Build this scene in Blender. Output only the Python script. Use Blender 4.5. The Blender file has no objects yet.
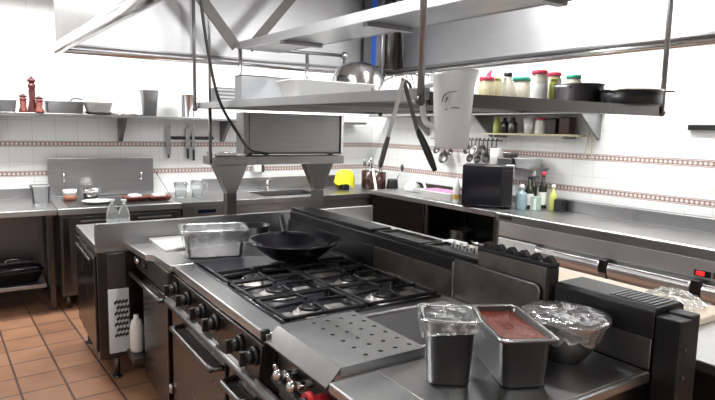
import bpy, bmesh, math, random
from mathutils import Vector, Matrix
random.seed(7)
PI = math.pi
sc = bpy.context.scene
COL = sc.collection

# ------------------------------------------------------------------ materials
def new_mat(name):
    m = bpy.data.materials.new(name); m.use_nodes = True
    nt = m.node_tree
    return m, nt, nt.nodes['Principled BSDF']

def plain(name, col, rough=0.5, metal=0.0, var=0.0, scale=20.0, bump=0.0, **kw):
    m, nt, b = new_mat(name)
    b.inputs['Base Color'].default_value = (*col, 1)
    b.inputs['Roughness'].default_value = rough
    b.inputs['Metallic'].default_value = metal
    for k, v in kw.items():
        b.inputs[k].default_value = v
    if var or bump:
        tc = nt.nodes.new('ShaderNodeTexCoord')
        n = nt.nodes.new('ShaderNodeTexNoise'); n.inputs['Scale'].default_value = scale
        n.inputs['Detail'].default_value = 4
        nt.links.new(tc.outputs['Object'], n.inputs['Vector'])
        if var:
            r = nt.nodes.new('ShaderNodeMapRange')
            r.inputs[3].default_value = 1 - var; r.inputs[4].default_value = 1 + var
            nt.links.new(n.outputs['Fac'], r.inputs[0])
            mx = nt.nodes.new('ShaderNodeMix'); mx.data_type = 'RGBA'; mx.blend_type = 'MULTIPLY'
            mx.inputs[0].default_value = 1
            mx.inputs[6].default_value = (*col, 1)
            nt.links.new(r.outputs[0], mx.inputs[7])
            nt.links.new(mx.outputs[2], b.inputs['Base Color'])
        if bump:
            bp = nt.nodes.new('ShaderNodeBump'); bp.inputs['Strength'].default_value = bump
            bp.inputs['Distance'].default_value = 0.01
            nt.links.new(n.outputs['Fac'], bp.inputs['Height'])
            nt.links.new(bp.outputs['Normal'], b.inputs['Normal'])
    return m

def steel(name, col, r0, r1, stretch=(2, 30, 30), var=0.12):
    """brushed stainless steel: streaky roughness and faint smears"""
    m, nt, b = new_mat(name)
    b.inputs['Metallic'].default_value = 1
    tc = nt.nodes.new('ShaderNodeTexCoord')
    mp = nt.nodes.new('ShaderNodeMapping'); mp.inputs['Scale'].default_value = stretch
    n = nt.nodes.new('ShaderNodeTexNoise'); n.inputs['Scale'].default_value = 3; n.inputs['Detail'].default_value = 5
    n2 = nt.nodes.new('ShaderNodeTexNoise'); n2.inputs['Scale'].default_value = 4; n2.inputs['Detail'].default_value = 3
    nt.links.new(tc.outputs['Object'], mp.inputs['Vector'])
    nt.links.new(mp.outputs[0], n.inputs['Vector'])
    nt.links.new(tc.outputs['Object'], n2.inputs['Vector'])
    r = nt.nodes.new('ShaderNodeMapRange'); r.inputs[3].default_value = r0; r.inputs[4].default_value = r1
    nt.links.new(n2.outputs['Fac'], r.inputs[0]); nt.links.new(r.outputs[0], b.inputs['Roughness'])
    r2 = nt.nodes.new('ShaderNodeMapRange'); r2.inputs[3].default_value = 1 - var; r2.inputs[4].default_value = 1 + var
    nt.links.new(n.outputs['Fac'], r2.inputs[0])
    mx = nt.nodes.new('ShaderNodeMix'); mx.data_type = 'RGBA'; mx.blend_type = 'MULTIPLY'
    mx.inputs[0].default_value = 1; mx.inputs[6].default_value = (*col, 1)
    nt.links.new(r2.outputs[0], mx.inputs[7]); nt.links.new(mx.outputs[2], b.inputs['Base Color'])
    return m

def film(name, amount=0.5, col=(0.85, 0.87, 0.88), metal=0.0):
    m, nt, b = new_mat(name)
    out = nt.nodes['Material Output']
    tr = nt.nodes.new('ShaderNodeBsdfTransparent'); tr.inputs[0].default_value = (0.93, 0.95, 0.95, 1)
    b.inputs['Base Color'].default_value = (*col, 1); b.inputs['Roughness'].default_value = 0.12
    b.inputs['Specular IOR Level'].default_value = 1.0; b.inputs['Metallic'].default_value = metal
    n = nt.nodes.new('ShaderNodeTexNoise'); n.inputs['Scale'].default_value = 24; n.inputs['Detail'].default_value = 4
    tc = nt.nodes.new('ShaderNodeTexCoord'); nt.links.new(tc.outputs['Object'], n.inputs['Vector'])
    bp = nt.nodes.new('ShaderNodeBump'); bp.inputs['Strength'].default_value = 0.8; bp.inputs['Distance'].default_value = 0.012
    nt.links.new(n.outputs['Fac'], bp.inputs['Height']); nt.links.new(bp.outputs['Normal'], b.inputs['Normal'])
    r = nt.nodes.new('ShaderNodeMapRange'); r.inputs[1].default_value = 0.48; r.inputs[2].default_value = 0.66
    r.inputs[3].default_value = amount * 0.35; r.inputs[4].default_value = min(1, amount * 1.5)
    nt.links.new(n.outputs['Fac'], r.inputs[0])
    mix = nt.nodes.new('ShaderNodeMixShader')
    nt.links.new(r.outputs[0], mix.inputs[0]); nt.links.new(tr.outputs[0], mix.inputs[1]); nt.links.new(b.outputs[0], mix.inputs[2])
    nt.links.new(mix.outputs[0], out.inputs['Surface'])
    return m

def math_node(nt, op, a, b=None, c=None):
    n = nt.nodes.new('ShaderNodeMath'); n.operation = op
    for i, v in enumerate((a, b, c)):
        if v is None: continue
        if isinstance(v, (int, float)): n.inputs[i].default_value = v
        else: nt.links.new(v, n.inputs[i])
    return n.outputs[0]

def wall_tiles(name, axis, borders=True):
    """white glazed wall tiles, two decorated border courses at 1.14 m and 1.43 m"""
    m, nt, b = new_mat(name)
    geo = nt.nodes.new('ShaderNodeTexCoord')
    sep = nt.nodes.new('ShaderNodeSeparateXYZ'); nt.links.new(geo.outputs['Object'], sep.inputs[0])
    u = sep.outputs[axis]; z = sep.outputs[2]
    def joint(v, period, off, wid):
        f = math_node(nt, 'FRACT', math_node(nt, 'DIVIDE', math_node(nt, 'ADD', v, off), period))
        return math_node(nt, 'LESS_THAN', f, wid / period)
    gu = joint(u, 0.2, 10.0, 0.004)
    gz = joint(z, 0.2, 10.0 - 0.056, 0.004)
    g = math_node(nt, 'MAXIMUM', gu, gz)
    base = nt.nodes.new('ShaderNodeMix'); base.data_type = 'RGBA'
    base.inputs[6].default_value = (0.77, 0.785, 0.79, 1); base.inputs[7].default_value = (0.60, 0.61, 0.61, 1)
    nt.links.new(g, base.inputs[0])
    last = base.outputs[2]
    if borders:
        for zc in (1.14, 1.43):
            d = math_node(nt, 'ABSOLUTE', math_node(nt, 'SUBTRACT', z, zc))
            inside = math_node(nt, 'LESS_THAN', d, 0.028)
            # pattern: brick-red ground, cream wave dots in the middle, thin cream line at the edges
            fu = math_node(nt, 'ABSOLUTE', math_node(nt, 'SUBTRACT', math_node(nt, 'FRACT', math_node(nt, 'DIVIDE', math_node(nt, 'ADD', u, 10.0), 0.037)), 0.5))
            dot = math_node(nt, 'LESS_THAN', math_node(nt, 'ADD', math_node(nt, 'POWER', math_node(nt, 'MULTIPLY', fu, 2.9), 2.0), math_node(nt, 'POWER', math_node(nt, 'DIVIDE', d, 0.0125), 2.0)), 1.0)
            mid = math_node(nt, 'LESS_THAN', math_node(nt, 'ABSOLUTE', math_node(nt, 'SUBTRACT', d, 0.021)), 0.0025)
            lite = math_node(nt, 'MAXIMUM', dot, mid)
            bm_ = nt.nodes.new('ShaderNodeMix'); bm_.data_type = 'RGBA'
            bm_.inputs[6].default_value = (0.30, 0.185, 0.165, 1); bm_.inputs[7].default_value = (0.66, 0.62, 0.60, 1)
            nt.links.new(lite, bm_.inputs[0])
            mx = nt.nodes.new('ShaderNodeMix'); mx.data_type = 'RGBA'
            nt.links.new(inside, mx.inputs[0]); nt.links.new(last, mx.inputs[6]); nt.links.new(bm_.outputs[2], mx.inputs[7])
            last = mx.outputs[2]
    nt.links.new(last, b.inputs['Base Color'])
    b.inputs['Roughness'].default_value = 0.22
    return m

def floor_tiles():
    m, nt, b = new_mat('terracotta_floor')
    tc = nt.nodes.new('ShaderNodeTexCoord')
    mp = nt.nodes.new('ShaderNodeMapping'); mp.inputs['Rotation'].default_value = (0, 0, math.radians(-3.6))
    mp.inputs['Location'].default_value = (0.14, 0.09, 0)
    nt.links.new(tc.outputs['Object'], mp.inputs['Vector'])
    br = nt.nodes.new('ShaderNodeTexBrick'); br.offset = 0; br.squash = 1
    br.inputs['Scale'].default_value = 1; br.inputs['Brick Width'].default_value = 0.248; br.inputs['Row Height'].default_value = 0.26
    br.inputs['Mortar Size'].default_value = 0.008; br.inputs['Mortar Smooth'].default_value = 0.3
    br.inputs['Color1'].default_value = (0.27, 0.135, 0.078, 1); br.inputs['Color2'].default_value = (0.34, 0.18, 0.102, 1)
    br.inputs['Mortar'].default_value = (0.085, 0.05, 0.042, 1)
    nt.links.new(mp.outputs[0], br.inputs['Vector'])
    n = nt.nodes.new('ShaderNodeTexNoise'); n.inputs['Scale'].default_value = 5; n.inputs['Detail'].default_value = 5
    nt.links.new(tc.outputs['Object'], n.inputs['Vector'])
    r = nt.nodes.new('ShaderNodeMapRange'); r.inputs[3].default_value = 0.65; r.inputs[4].default_value = 1.3
    nt.links.new(n.outputs['Fac'], r.inputs[0])
    mx = nt.nodes.new('ShaderNodeMix'); mx.data_type = 'RGBA'; mx.blend_type = 'MULTIPLY'; mx.inputs[0].default_value = 1
    nt.links.new(br.outputs['Color'], mx.inputs[6]); nt.links.new(r.outputs[0], mx.inputs[7])
    nt.links.new(mx.outputs[2], b.inputs['Base Color'])
    r3 = nt.nodes.new('ShaderNodeMapRange'); r3.inputs[3].default_value = 0.3; r3.inputs[4].default_value = 0.5
    nt.links.new(n.outputs['Fac'], r3.inputs[0]); nt.links.new(r3.outputs[0], b.inputs['Roughness'])
    bp = nt.nodes.new('ShaderNodeBump'); bp.inputs['Strength'].default_value = 0.4; bp.inputs['Distance'].default_value = 0.004; bp.invert = True
    nt.links.new(br.outputs['Fac'], bp.inputs['Height']); nt.links.new(bp.outputs['Normal'], b.inputs['Normal'])
    return m

def emit(name, col, s):
    m, nt, b = new_mat(name)
    b.inputs['Base Color'].default_value = (*col, 1)
    b.inputs['Emission Color'].default_value = (*col, 1); b.inputs['Emission Strength'].default_value = s
    return m

M = {}
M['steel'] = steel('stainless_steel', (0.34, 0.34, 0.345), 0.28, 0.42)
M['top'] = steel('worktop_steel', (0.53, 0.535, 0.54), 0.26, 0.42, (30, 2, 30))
M['bright'] = steel('polished_steel', (0.70, 0.70, 0.70), 0.10, 0.2, (10, 10, 10), 0.05)
M['hoodsteel'] = steel('hood_steel', (0.66, 0.66, 0.67), 0.42, 0.55, (2, 2, 12), 0.08)
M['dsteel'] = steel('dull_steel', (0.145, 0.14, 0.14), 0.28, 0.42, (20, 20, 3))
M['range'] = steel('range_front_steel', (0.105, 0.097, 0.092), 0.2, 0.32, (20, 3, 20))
M['pansteel'] = steel('used_pan_steel', (0.20, 0.20, 0.202), 0.24, 0.4, (6, 6, 3), 0.15)
M['burnt'] = steel('heat_stained_steel', (0.18, 0.165, 0.15), 0.3, 0.5, (4, 4, 4), 0.5)
M['iron'] = plain('cast_iron', (0.022, 0.022, 0.025), 0.42, 0.3, 0.3, 30, 0.2)
M['rail'] = plain('blackened_flue', (0.022, 0.022, 0.024), 0.38, 0.5, 0.35, 8)
M['enamel'] = plain('dark_enamel', (0.035, 0.038, 0.048), 0.28, 0.3, 0.3, 10)
M['burner'] = plain('worn_aluminium', (0.50, 0.49, 0.47), 0.45, 0.8, 0.4, 25)
M['black'] = plain('black_plastic', (0.012, 0.012, 0.013), 0.35)
M['blackgloss'] = plain('black_glass', (0.008, 0.008, 0.012), 0.12)
M['rubber'] = plain('black_rubber', (0.012, 0.012, 0.012), 0.6)
M['white'] = plain('white_plastic', (0.80, 0.80, 0.78), 0.4)
M['whitegrey'] = plain('grey_white_plastic', (0.62, 0.64, 0.65), 0.45, 0, 0.05)
M['boxgrey'] = plain('grey_enamel', (0.36, 0.37, 0.38), 0.45, 0.1, 0.05)
M['cream'] = plain('cream_board', (0.66, 0.56, 0.44), 0.5, 0, 0.06, 12)
jm, jn, jb = new_mat('frosted_plastic')
jb.inputs['Base Color'].default_value = (0.88, 0.90, 0.90, 1); jb.inputs['Roughness'].default_value = 0.35
jt_ = jn.nodes.new('ShaderNodeBsdfTranslucent'); jt_.inputs[0].default_value = (0.93, 0.95, 0.95, 1)
jx = jn.nodes.new('ShaderNodeMixShader'); jx.inputs[0].default_value = 0.45
jn.links.new(jb.outputs[0], jx.inputs[1]); jn.links.new(jt_.outputs[0], jx.inputs[2]); jn.links.new(jx.outputs[0], jn.nodes['Material Output'].inputs['Surface'])
M['jug'] = jm
M['china'] = plain('white_china', (0.82, 0.82, 0.80), 0.18)
M['red'] = plain('red_plastic', (0.55, 0.02, 0.03), 0.35)
M['lidred'] = plain('red_lid', (0.62, 0.05, 0.10), 0.4)
M['lidgreen'] = plain('green_lid', (0.03, 0.33, 0.22), 0.4)
M['yellow'] = plain('yellow_cloth', (0.80, 0.78, 0.03), 0.7, 0, 0.15, 20)
M['yelgreen'] = plain('yellow_green_plastic', (0.48, 0.52, 0.14), 0.35)
M['spice'] = plain('pale_spice', (0.62, 0.58, 0.36), 0.35, 0, 0.2, 40)
M['spice2'] = plain('beige_spice', (0.55, 0.52, 0.44), 0.3, 0, 0.2, 40)
M['sauce'] = plain('tomato_sauce', (0.22, 0.05, 0.03), 0.3, 0, 0.8, 45, 1.0)
M['orange'] = plain('orange_food', (0.30, 0.12, 0.07), 0.6, 0, 0.3, 40)
M['redfood'] = plain('red_tray', (0.20, 0.06, 0.045), 0.5, 0, 0.3, 40)
M['wood'] = plain('dark_red_wood', (0.075, 0.02, 0.018), 0.3, 0, 0.3, 12)
M['palewood'] = plain('pale_wood', (0.50, 0.44, 0.30), 0.6, 0, 0.15, 15)
M['brown'] = plain('dark_brown_glaze', (0.045, 0.018, 0.014), 0.25)
M['pink'] = plain('pink_cover', (0.55, 0.22, 0.38), 0.5)
M['blue'] = plain('blue_film', (0.02, 0.11, 0.50), 0.35)
M['soap'] = plain('pale_blue_soap', (0.20, 0.29, 0.32), 0.2, 0, 0, 1, 0)
M['darkglass'] = plain('dark_bottle_glass', (0.018, 0.022, 0.012), 0.12)
M['labelwhite'] = plain('paper_label', (0.72, 0.72, 0.68), 0.6)
M['labelgreen'] = plain('pale_green_label', (0.30, 0.42, 0.36), 0.6)
M['ochre'] = plain('ochre_label', (0.55, 0.36, 0.08), 0.5)
M['darkblue'] = plain('dark_display', (0.01, 0.012, 0.03), 0.15)  # plain dark blue display, not emissive
M['brass'] = plain('brass', (0.5, 0.33, 0.1), 0.35, 1)
M['glow'] = emit('lit_red_switch', (0.9, 0.02, 0.02), 1.2)
M['film'] = film('cling_film', 0.5, (0.85, 0.87, 0.88), 0.3)
M['film2'] = film('clear_film', 0.32, (0.85, 0.87, 0.88), 0.3)
M['foil'] = film('silvery_film', 2.2, (0.50, 0.50, 0.51), 0.7)
M['ink'] = plain('dark_ink', (0.10, 0.13, 0.15), 0.6)
M['cwhite'] = plain('ceiling_paint', (0.82, 0.82, 0.80), 0.8)
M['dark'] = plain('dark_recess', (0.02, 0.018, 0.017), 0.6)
M['shadesteel'] = plain('shaded_steel', (0.10, 0.09, 0.085), 0.5)  # steel of the braces, with the shadow inside the hood put into the colour
glass, nt_, b_ = new_mat('clear_glass')
b_.inputs['Transmission Weight'].default_value = 0.85; b_.inputs['Roughness'].default_value = 0.05
b_.inputs['Base Color'].default_value = (0.85, 0.88, 0.88, 1); b_.inputs['IOR'].default_value = 1.2
M['glass'] = glass
M['lamp'] = emit('lamp_diffuser', (1.0, 0.98, 0.95), 6.0)

# ------------------------------------------------------------------ mesh helpers
def rrect(w, d, r, n=4):
    pts = []
    for cx, cy, a0 in ((w/2-r, d/2-r, 0), (-w/2+r, d/2-r, PI/2), (-w/2+r, -d/2+r, PI), (w/2-r, -d/2+r, 3*PI/2)):
        for i in range(n+1):
            a = a0 + PI/2*i/n
            pts.append((cx + r*math.cos(a), cy + r*math.sin(a)))
    return pts

class MB:
    def __init__(self): self.bm = bmesh.new(); self.mats = []; self.cur = 0
    def mat(self, key):
        if key not in self.mats: self.mats.append(key)
        self.cur = self.mats.index(key); return self
    def face(self, vs, smooth=False):
        try: f = self.bm.faces.new(vs)
        except ValueError: return None
        f.material_index = self.cur; f.smooth = smooth; return f
    def box(self, x0, x1, y0, y1, z0, z1, bev=0.0, seg=2, mx=None):
        v = [self.bm.verts.new((x, y, z)) for x in (x0, x1) for y in (y0, y1) for z in (z0, z1)]
        fs = [self.face([v[i] for i in q]) for q in ((0,1,3,2), (4,6,7,5), (0,4,5,1), (2,3,7,6), (0,2,6,4), (1,5,7,3))]
        if bev:
            es = list({e for f in fs for e in f.edges})
            r = bmesh.ops.bevel(self.bm, geom=es, offset=bev, segments=seg, affect='EDGES', profile=0.5, clamp_overlap=True)
            for f in r['faces']: f.material_index = self.cur; f.smooth = True
        return self
    def obox(self, mat4, sx, sy, sz, bev=0.0):
        n0 = set(self.bm.verts)
        self.box(-sx/2, sx/2, -sy/2, sy/2, -sz/2, sz/2, bev)
        for v in self.bm.verts:
            if v not in n0: v.co = mat4 @ v.co
        return self
    def bar(self, p0, p1, w, h, bev=0.0, up=(0,0,1)):
        """rectangular bar from p0 to p1, w across, h along up"""
        p0, p1 = Vector(p0), Vector(p1); d = (p1-p0); L = d.length; d.normalize()
        u = Vector(up); s = d.cross(u)
        if s.length < 1e-4: s = d.cross(Vector((1,0,0)))
        s.normalize(); u = s.cross(d)
        m = Matrix((d, s, u)).transposed().to_4x4(); m.translation = (p0+p1)/2
        return self.obox(m, L, w, h, bev)
    def loft(self, rings, c0=True, c1=True, smooth=True, closed=True):
        vs = [[self.bm.verts.new(p) for p in r] for r in rings]
        n = len(vs[0])
        for a, b in zip(vs, vs[1:]):
            for i in range(n if closed else n-1):
                self.face((a[i], a[(i+1) % n], b[(i+1) % n], b[i]), smooth)
        if c0: self.face(vs[0][::-1], False)
        if c1: self.face(vs[-1], False)
        return self
    def cyl(self, p0, p1, r, r2=None, n=16, cap=True):
        p0, p1 = Vector(p0), Vector(p1); d = (p1-p0).normalized()
        a = d.orthogonal().normalized(); b = d.cross(a)
        r2 = r if r2 is None else r2
        rg = [[p + (a*math.cos(2*PI*i/n) + b*math.sin(2*PI*i/n))*rr for i in range(n)] for p, rr in ((p0, r), (p1, r2))]
        return self.loft(rg, cap, cap)
    def tube(self, pts, r, n=8, sub=6, cap=True, smoothpath=True):
        P = [Vector(p) for p in pts]
        if smoothpath and len(P) > 2:
            Q = []
            for i in range(len(P)-1):
                a = P[max(i-1, 0)]; b = P[i]; c = P[i+1]; d = P[min(i+2, len(P)-1)]
                for k in range(sub):
                    t = k/sub
                    Q.append(0.5*((2*b) + (c-a)*t + (2*a-5*b+4*c-d)*t*t + (3*b-a-3*c+d)*t**3))
            Q.append(P[-1]); P = Q
        rings = []; prev = None
        for i, p in enumerate(P):
            t = (P[min(i+1, len(P)-1)] - P[max(i-1, 0)]).normalized()
            if prev is None: a = t.orthogonal().normalized()
            else: a = (prev - t*prev.dot(t)).normalized()
            prev = a; b = t.cross(a)
            rr = r if not callable(r) else r(i/(len(P)-1))
            rings.append([p + (a*math.cos(2*PI*k/n) + b*math.sin(2*PI*k/n))*rr for k in range(n)])
        return self.loft(rings, cap, cap)
    def lathe(self, prof, c=(0,0,0), n=24, sx=1, sy=1, cap0=True, cap1=True, smooth=True):
        rg = [[(c[0]+r*sx*math.cos(2*PI*i/n), c[1]+r*sy*math.sin(2*PI*i/n), c[2]+z) for i in range(n)] for r, z in prof]
        return self.loft(rg, cap0, cap1, smooth)
    def prism(self, poly, axis, a0, a1, bev=0.0):
        """poly in the two remaining axes, extruded from a0 to a1 along axis"""
        def P(p, a):
            if axis == 'x': return (a, p[0], p[1])
            if axis == 'y': return (p[0], a, p[1])
            return (p[0], p[1], a)
        n0 = set(self.bm.faces)
        self.loft([[P(p, a0) for p in poly], [P(p, a1) for p in poly]], True, True, False)
        if bev:
            fs = [f for f in self.bm.faces if f not in n0]
            es = list({e for f in fs for e in f.edges})
            r = bmesh.ops.bevel(self.bm, geom=es, offset=bev, segments=2, affect='EDGES', profile=0.5, clamp_overlap=True)
            for f in r['faces']: f.material_index = self.cur; f.smooth = True
        return self
    def sphere(self, c, r, sx=1, sy=1, sz=1, n=16):
        prof = [(max(r*math.sin(PI*i/(n//2)), 1e-4), -r*math.cos(PI*i/(n//2))*sz) for i in range(n//2+1)]
        return self.lathe(prof, c, n, sx, sy)
    def sweep_rr(self, secs, cx=0, cy=0, c0=True, c1=True, n=4, smooth=True):
        """secs: (w, d, corner radius, z)"""
        return self.loft([[(cx+x, cy+y, z) for x, y in rrect(w, d, r, n)] for w, d, r, z in secs], c0, c1, smooth)
    def build(self, name, mat=None, parent=None, world=False):
        """one mesh object; world=True: coordinates are world ones and the parent's location is taken off"""
        me = bpy.data.meshes.new(name)
        off = Vector((0,0,0))
        if parent is not None and world:
            r = parent
            while r is not None: off += r.location; r = r.parent
        bmesh.ops.recalc_face_normals(self.bm, faces=self.bm.faces)
        if off.length: bmesh.ops.translate(self.bm, verts=self.bm.verts, vec=-off)
        self.bm.to_mesh(me); self.bm.free()
        for k in (self.mats or [mat]): me.materials.append(M[k])
        o = bpy.data.objects.new(name, me); COL.objects.link(o)
        if parent is not None: o.parent = parent
        return o

def thing(name, label, cat, loc=(0,0,0), rz=0, group=None):
    o = bpy.data.objects.new(name, None); COL.objects.link(o)
    o.location = loc; o.rotation_euler = (0, 0, rz); o['label'] = label; o['category'] = cat
    o.empty_display_size = 0.05
    if group: o['group'] = group
    return o
def tag(o, label, cat, group=None):
    o['label'] = label; o['category'] = cat
    if group: o['group'] = group
    return o
def place(o, loc, rz=0): o.location = loc; o.rotation_euler = (0, 0, rz); return o
def dup(root, loc, rz=0, label=None):
    r = root.copy(); COL.objects.link(r); r.location = loc; r.rotation_euler = (0, 0, rz)
    if label: r['label'] = label
    for ch in list(root.children):
        c = ch.copy(); COL.objects.link(c); c.parent = r
        for g in list(ch.children):
            d = g.copy(); COL.objects.link(d); d.parent = c
    return r
def struct(name, mb, mat):
    o = mb.build(name, mat); o['kind'] = 'structure'; return o

# ------------------------------------------------------------------ the room
M['floor'] = floor_tiles()
M['wall_x'] = wall_tiles('tiles_back_wall', 0)
M['wall_y'] = wall_tiles('tiles_right_wall', 1)
WX, WY, CZ = 4.42, 6.37, 2.85
X0, Y0 = -2.1, -2.6
struct('floor', MB().box(X0-.1, WX+.1, Y0-.1, WY+.1, -0.1, 0), 'floor')
struct('ceiling', MB().box(X0-.1, WX+.1, Y0-.1, WY+.1, CZ, CZ+0.1), 'cwhite')
struct('wall_back', MB().box(X0-.1, WX+.1, WY, WY+.1, 0, CZ), 'wall_x')
struct('wall_right', MB().box(WX, WX+.1, Y0-.1, WY, 0, CZ), 'wall_y')
struct('wall_left', MB().box(X0-.1, X0, Y0-.1, WY, 0, CZ), 'wall_y')
struct('wall_front', MB().box(X0, WX, Y0-.1, Y0, 0, CZ), 'wall_x')

# ceiling lamps (all just outside the frame)
def ceiling_lamp(x, y, lx, ly, watts, label, group='fluorescent ceiling lamps'):
    t = thing('ceiling_lamp', label, 'lamp', (x, y, CZ-0.001), 0, group)
    MB().box(-lx/2, lx/2, -ly/2, ly/2, -0.06, 0, 0.008).build('lamp_housing', 'white', t)
    MB().box(-lx/2+.02, lx/2-.02, -ly/2+.02, ly/2-.02, -0.066, -0.061).build('diffuser', 'lamp', t)
    ld = bpy.data.lights.new('lamp_light', 'AREA'); ld.shape = 'RECTANGLE'; ld.size = lx; ld.size_y = ly; ld.energy = watts
    ld.color = (1.0, 0.985, 0.965)
    lo = bpy.data.objects.new('lamp_light', ld); COL.objects.link(lo); lo.parent = t; lo.location = (0, 0, -0.075)
ceiling_lamp(0.1, 5.45, 1.5, 0.3, 75, 'fluorescent ceiling lamp over the open work table')
ceiling_lamp(2.9, 5.45, 1.5, 0.3, 70, 'fluorescent ceiling lamp over the sink')
ceiling_lamp(3.75, 3.0, 0.3, 1.5, 48, 'fluorescent ceiling lamp over the right aisle beside the hood')
ceiling_lamp(3.75, 0.6, 0.3, 1.5, 40, 'fluorescent ceiling lamp over the near end of the right counter')
ceiling_lamp(-1.0, 2.6, 0.3, 1.5, 14, 'fluorescent ceiling lamp over the left aisle')
ceiling_lamp(0.2, -1.3, 1.5, 0.3, 40, 'fluorescent ceiling lamp behind the camera end of the room')

# ------------------------------------------------------------------ extractor hood
hood = thing('extractor_hood', 'large stainless canopy hood over the cooking island', 'hood', (1.7, 2.2, 2.1))
FL, FR, NR, NL = Vector((.422, 4.14)), Vector((2.91, 4.02)), Vector((3.08, .45)), Vector((.66, .45))
m = MB(); zc = CZ-0.003
def inset(a, b, c, d, t):
    ctr = (a+b+c+d)/4
    return [p + (ctr-p).normalized()*t for p in (a, b, c, d)]
quad = [FL, FR, NR, NL]; inn = inset(*quad, 0.035)
for i in range(4):
    a, b, c, d = quad[i], quad[(i+1) % 4], inn[(i+1) % 4], inn[i]
    m.loft([[(p.x, p.y, 2.1) for p in (a, b, c, d)], [(p.x, p.y, zc) for p in (a, b, c, d)]], True, True, False)
m.loft([[(p.x, p.y, 2.79) for p in inn], [(p.x, p.y, zc) for p in inn]], True, True, False)
m.build('canopy', 'hoodsteel', hood, True)
m = MB(); ring = [(p.x, p.y, 2.1) for p in quad]
for i in range(4): m.cyl(ring[i], ring[(i+1) % 4], 0.036 if i == 3 else 0.026, n=14)
for p in ring: m.sphere(p, 0.034, n=12)
m.build('rim_pipe', 'bright', hood, True)
a, b = quad[3], quad[0]
MB().bar((a.x-.004, a.y, 2.46), (b.x-.004, b.y, 2.46), .006, .70).build('side_tone_sheet', 'steel', hood, True)  # added sheet, darker than the hood so its lit outer face renders grey
m = MB()   # inner drip gutter along the far and right sides
for i in (0, 1):
    a, b = inn[i], inn[(i+1) % 4]
    m.bar((a.x, a.y, 2.125), (b.x, b.y, 2.125), 0.06, 0.012)
m.build('drip_gutter', 'steel', hood, True)
def hood_lamp(x, y, watts, lab):
    hl = thing('hood_lamp', lab, 'lamp', (x, y, 2.788), 0, 'bulkhead lamps in the hood')
    MB().box(-.08, .08, -.35, .35, -.06, 0, .01).build('lamp_housing', 'steel', hl)
    MB().box(-.07, .07, -.33, .33, -.068, -.061).build('diffuser', 'lamp', hl)
    ld = bpy.data.lights.new('hood_light', 'AREA'); ld.shape = 'RECTANGLE'; ld.size = .14; ld.size_y = .66; ld.energy = watts
    lo = bpy.data.objects.new('hood_light', ld); COL.objects.link(lo); lo.parent = hl; lo.location = (0, 0, -.08)
hood_lamp(1.05, 2.5, 34, 'lamp added on the aisle side inside the hood to brighten its right face')  # second lamp, added to brighten the hood's right inner face
hood_lamp(2.3, 2.3, 30, 'bulkhead lamp on the roof inside the hood, on the right wall side')

# steel exhaust duct in the far right corner of the hood
du = thing('exhaust_duct', 'dark steel duct with a strip of blue film inside the hood corner', 'duct', (2.77, 3.84, 2.12))
MB().box(2.62, 2.74, 3.80, 3.93, 2.13, 2.788, .004).build('duct_box', 'dsteel', du, True)
MB().cyl((2.81, 3.86, 2.12), (2.81, 3.86, 2.788), 0.06, n=20).build('pipe', 'burnt', du, True)
MB().cyl((2.92, 3.80, 2.12), (2.92, 3.80, 2.788), 0.040, n=20).build('pipe', 'dsteel', du, True)
MB().box(2.60, 2.645, 3.785, 3.799, 2.13, 2.788).build('film_strip', 'blue', du, True)

# ------------------------------------------------------------------ hanging rack
rack = thing('hanging_rack', 'two-tier stainless rack hung on poles above the cooking island', 'rack', (2.0, 2.77, 1.76))
RX0, RX1, RY0, RY1 = 1.27, 2.75, 1.52, 4.02
def rz(x, y): return 1.752 + 0.008*(x-RX0)/1.48 + 0.022*(y-RY0)/2.5
m = MB()
def slab(m, x0, x1, y0, y1, t0, t1):
    m.loft([[(x, y, rz(x, y)+t) for x, y in ((x0, y0), (x1, y0), (x1, y1), (x0, y1))] for t in (t0, t1)], True, True, False)
slab(m, RX0, RX1, RY0+.10, RY1, 0.0, 0.006)
for k in range(11): slab(m, 1.365+k*.125, 1.365+k*.125+.035, RY0+.02, RY0+.10, 0.0, 0.006)
m.build('shelf_panel', 'steel', rack, True)
m = MB()
slab(m, RX0-.004, RX0+.018, RY0, RY1, -.022, .018)
slab(m, RX1-.018, RX1+.004, RY0, RY1, -.022, .008)
slab(m, RX0-.004, RX1+.004, RY1-.018, RY1+.004, -.022, .010)
m.build('edge_angle', 'steel', rack, True)
m = MB(); slab(m, RX0+.02, RX1, RY0, RY0+.02, -.042, .006); m.build('front_bar', 'range', rack, True)
for y in (2.35, 3.2):
    m = MB(); slab(m, RX0+.02, RX1-.02, y, y+.04, -.025, -.002); m.build('cross_bar', 'steel', rack, True)
for (x, y, r) in ((1.262, 1.535, .0125), (2.762, 1.525, .0125), (1.250, 3.985, .011), (2.655, 3.725, .014)):
    m = MB(); m.cyl((x, y, rz(x, y)-.02), (x, y, 2.787), r, n=12)
    p = m.build('pole', 'steel', rack, True)
    MB().sphere((x, y, rz(x, y)-.025), .019, n=12).build('ball_foot', 'dsteel', p, True)
MB().cyl((1.325, 3.89, rz(1.325, 3.89)+.008), (1.325, 3.89, 2.787), .009, n=10).build('pole', 'steel', rack, True)
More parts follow.
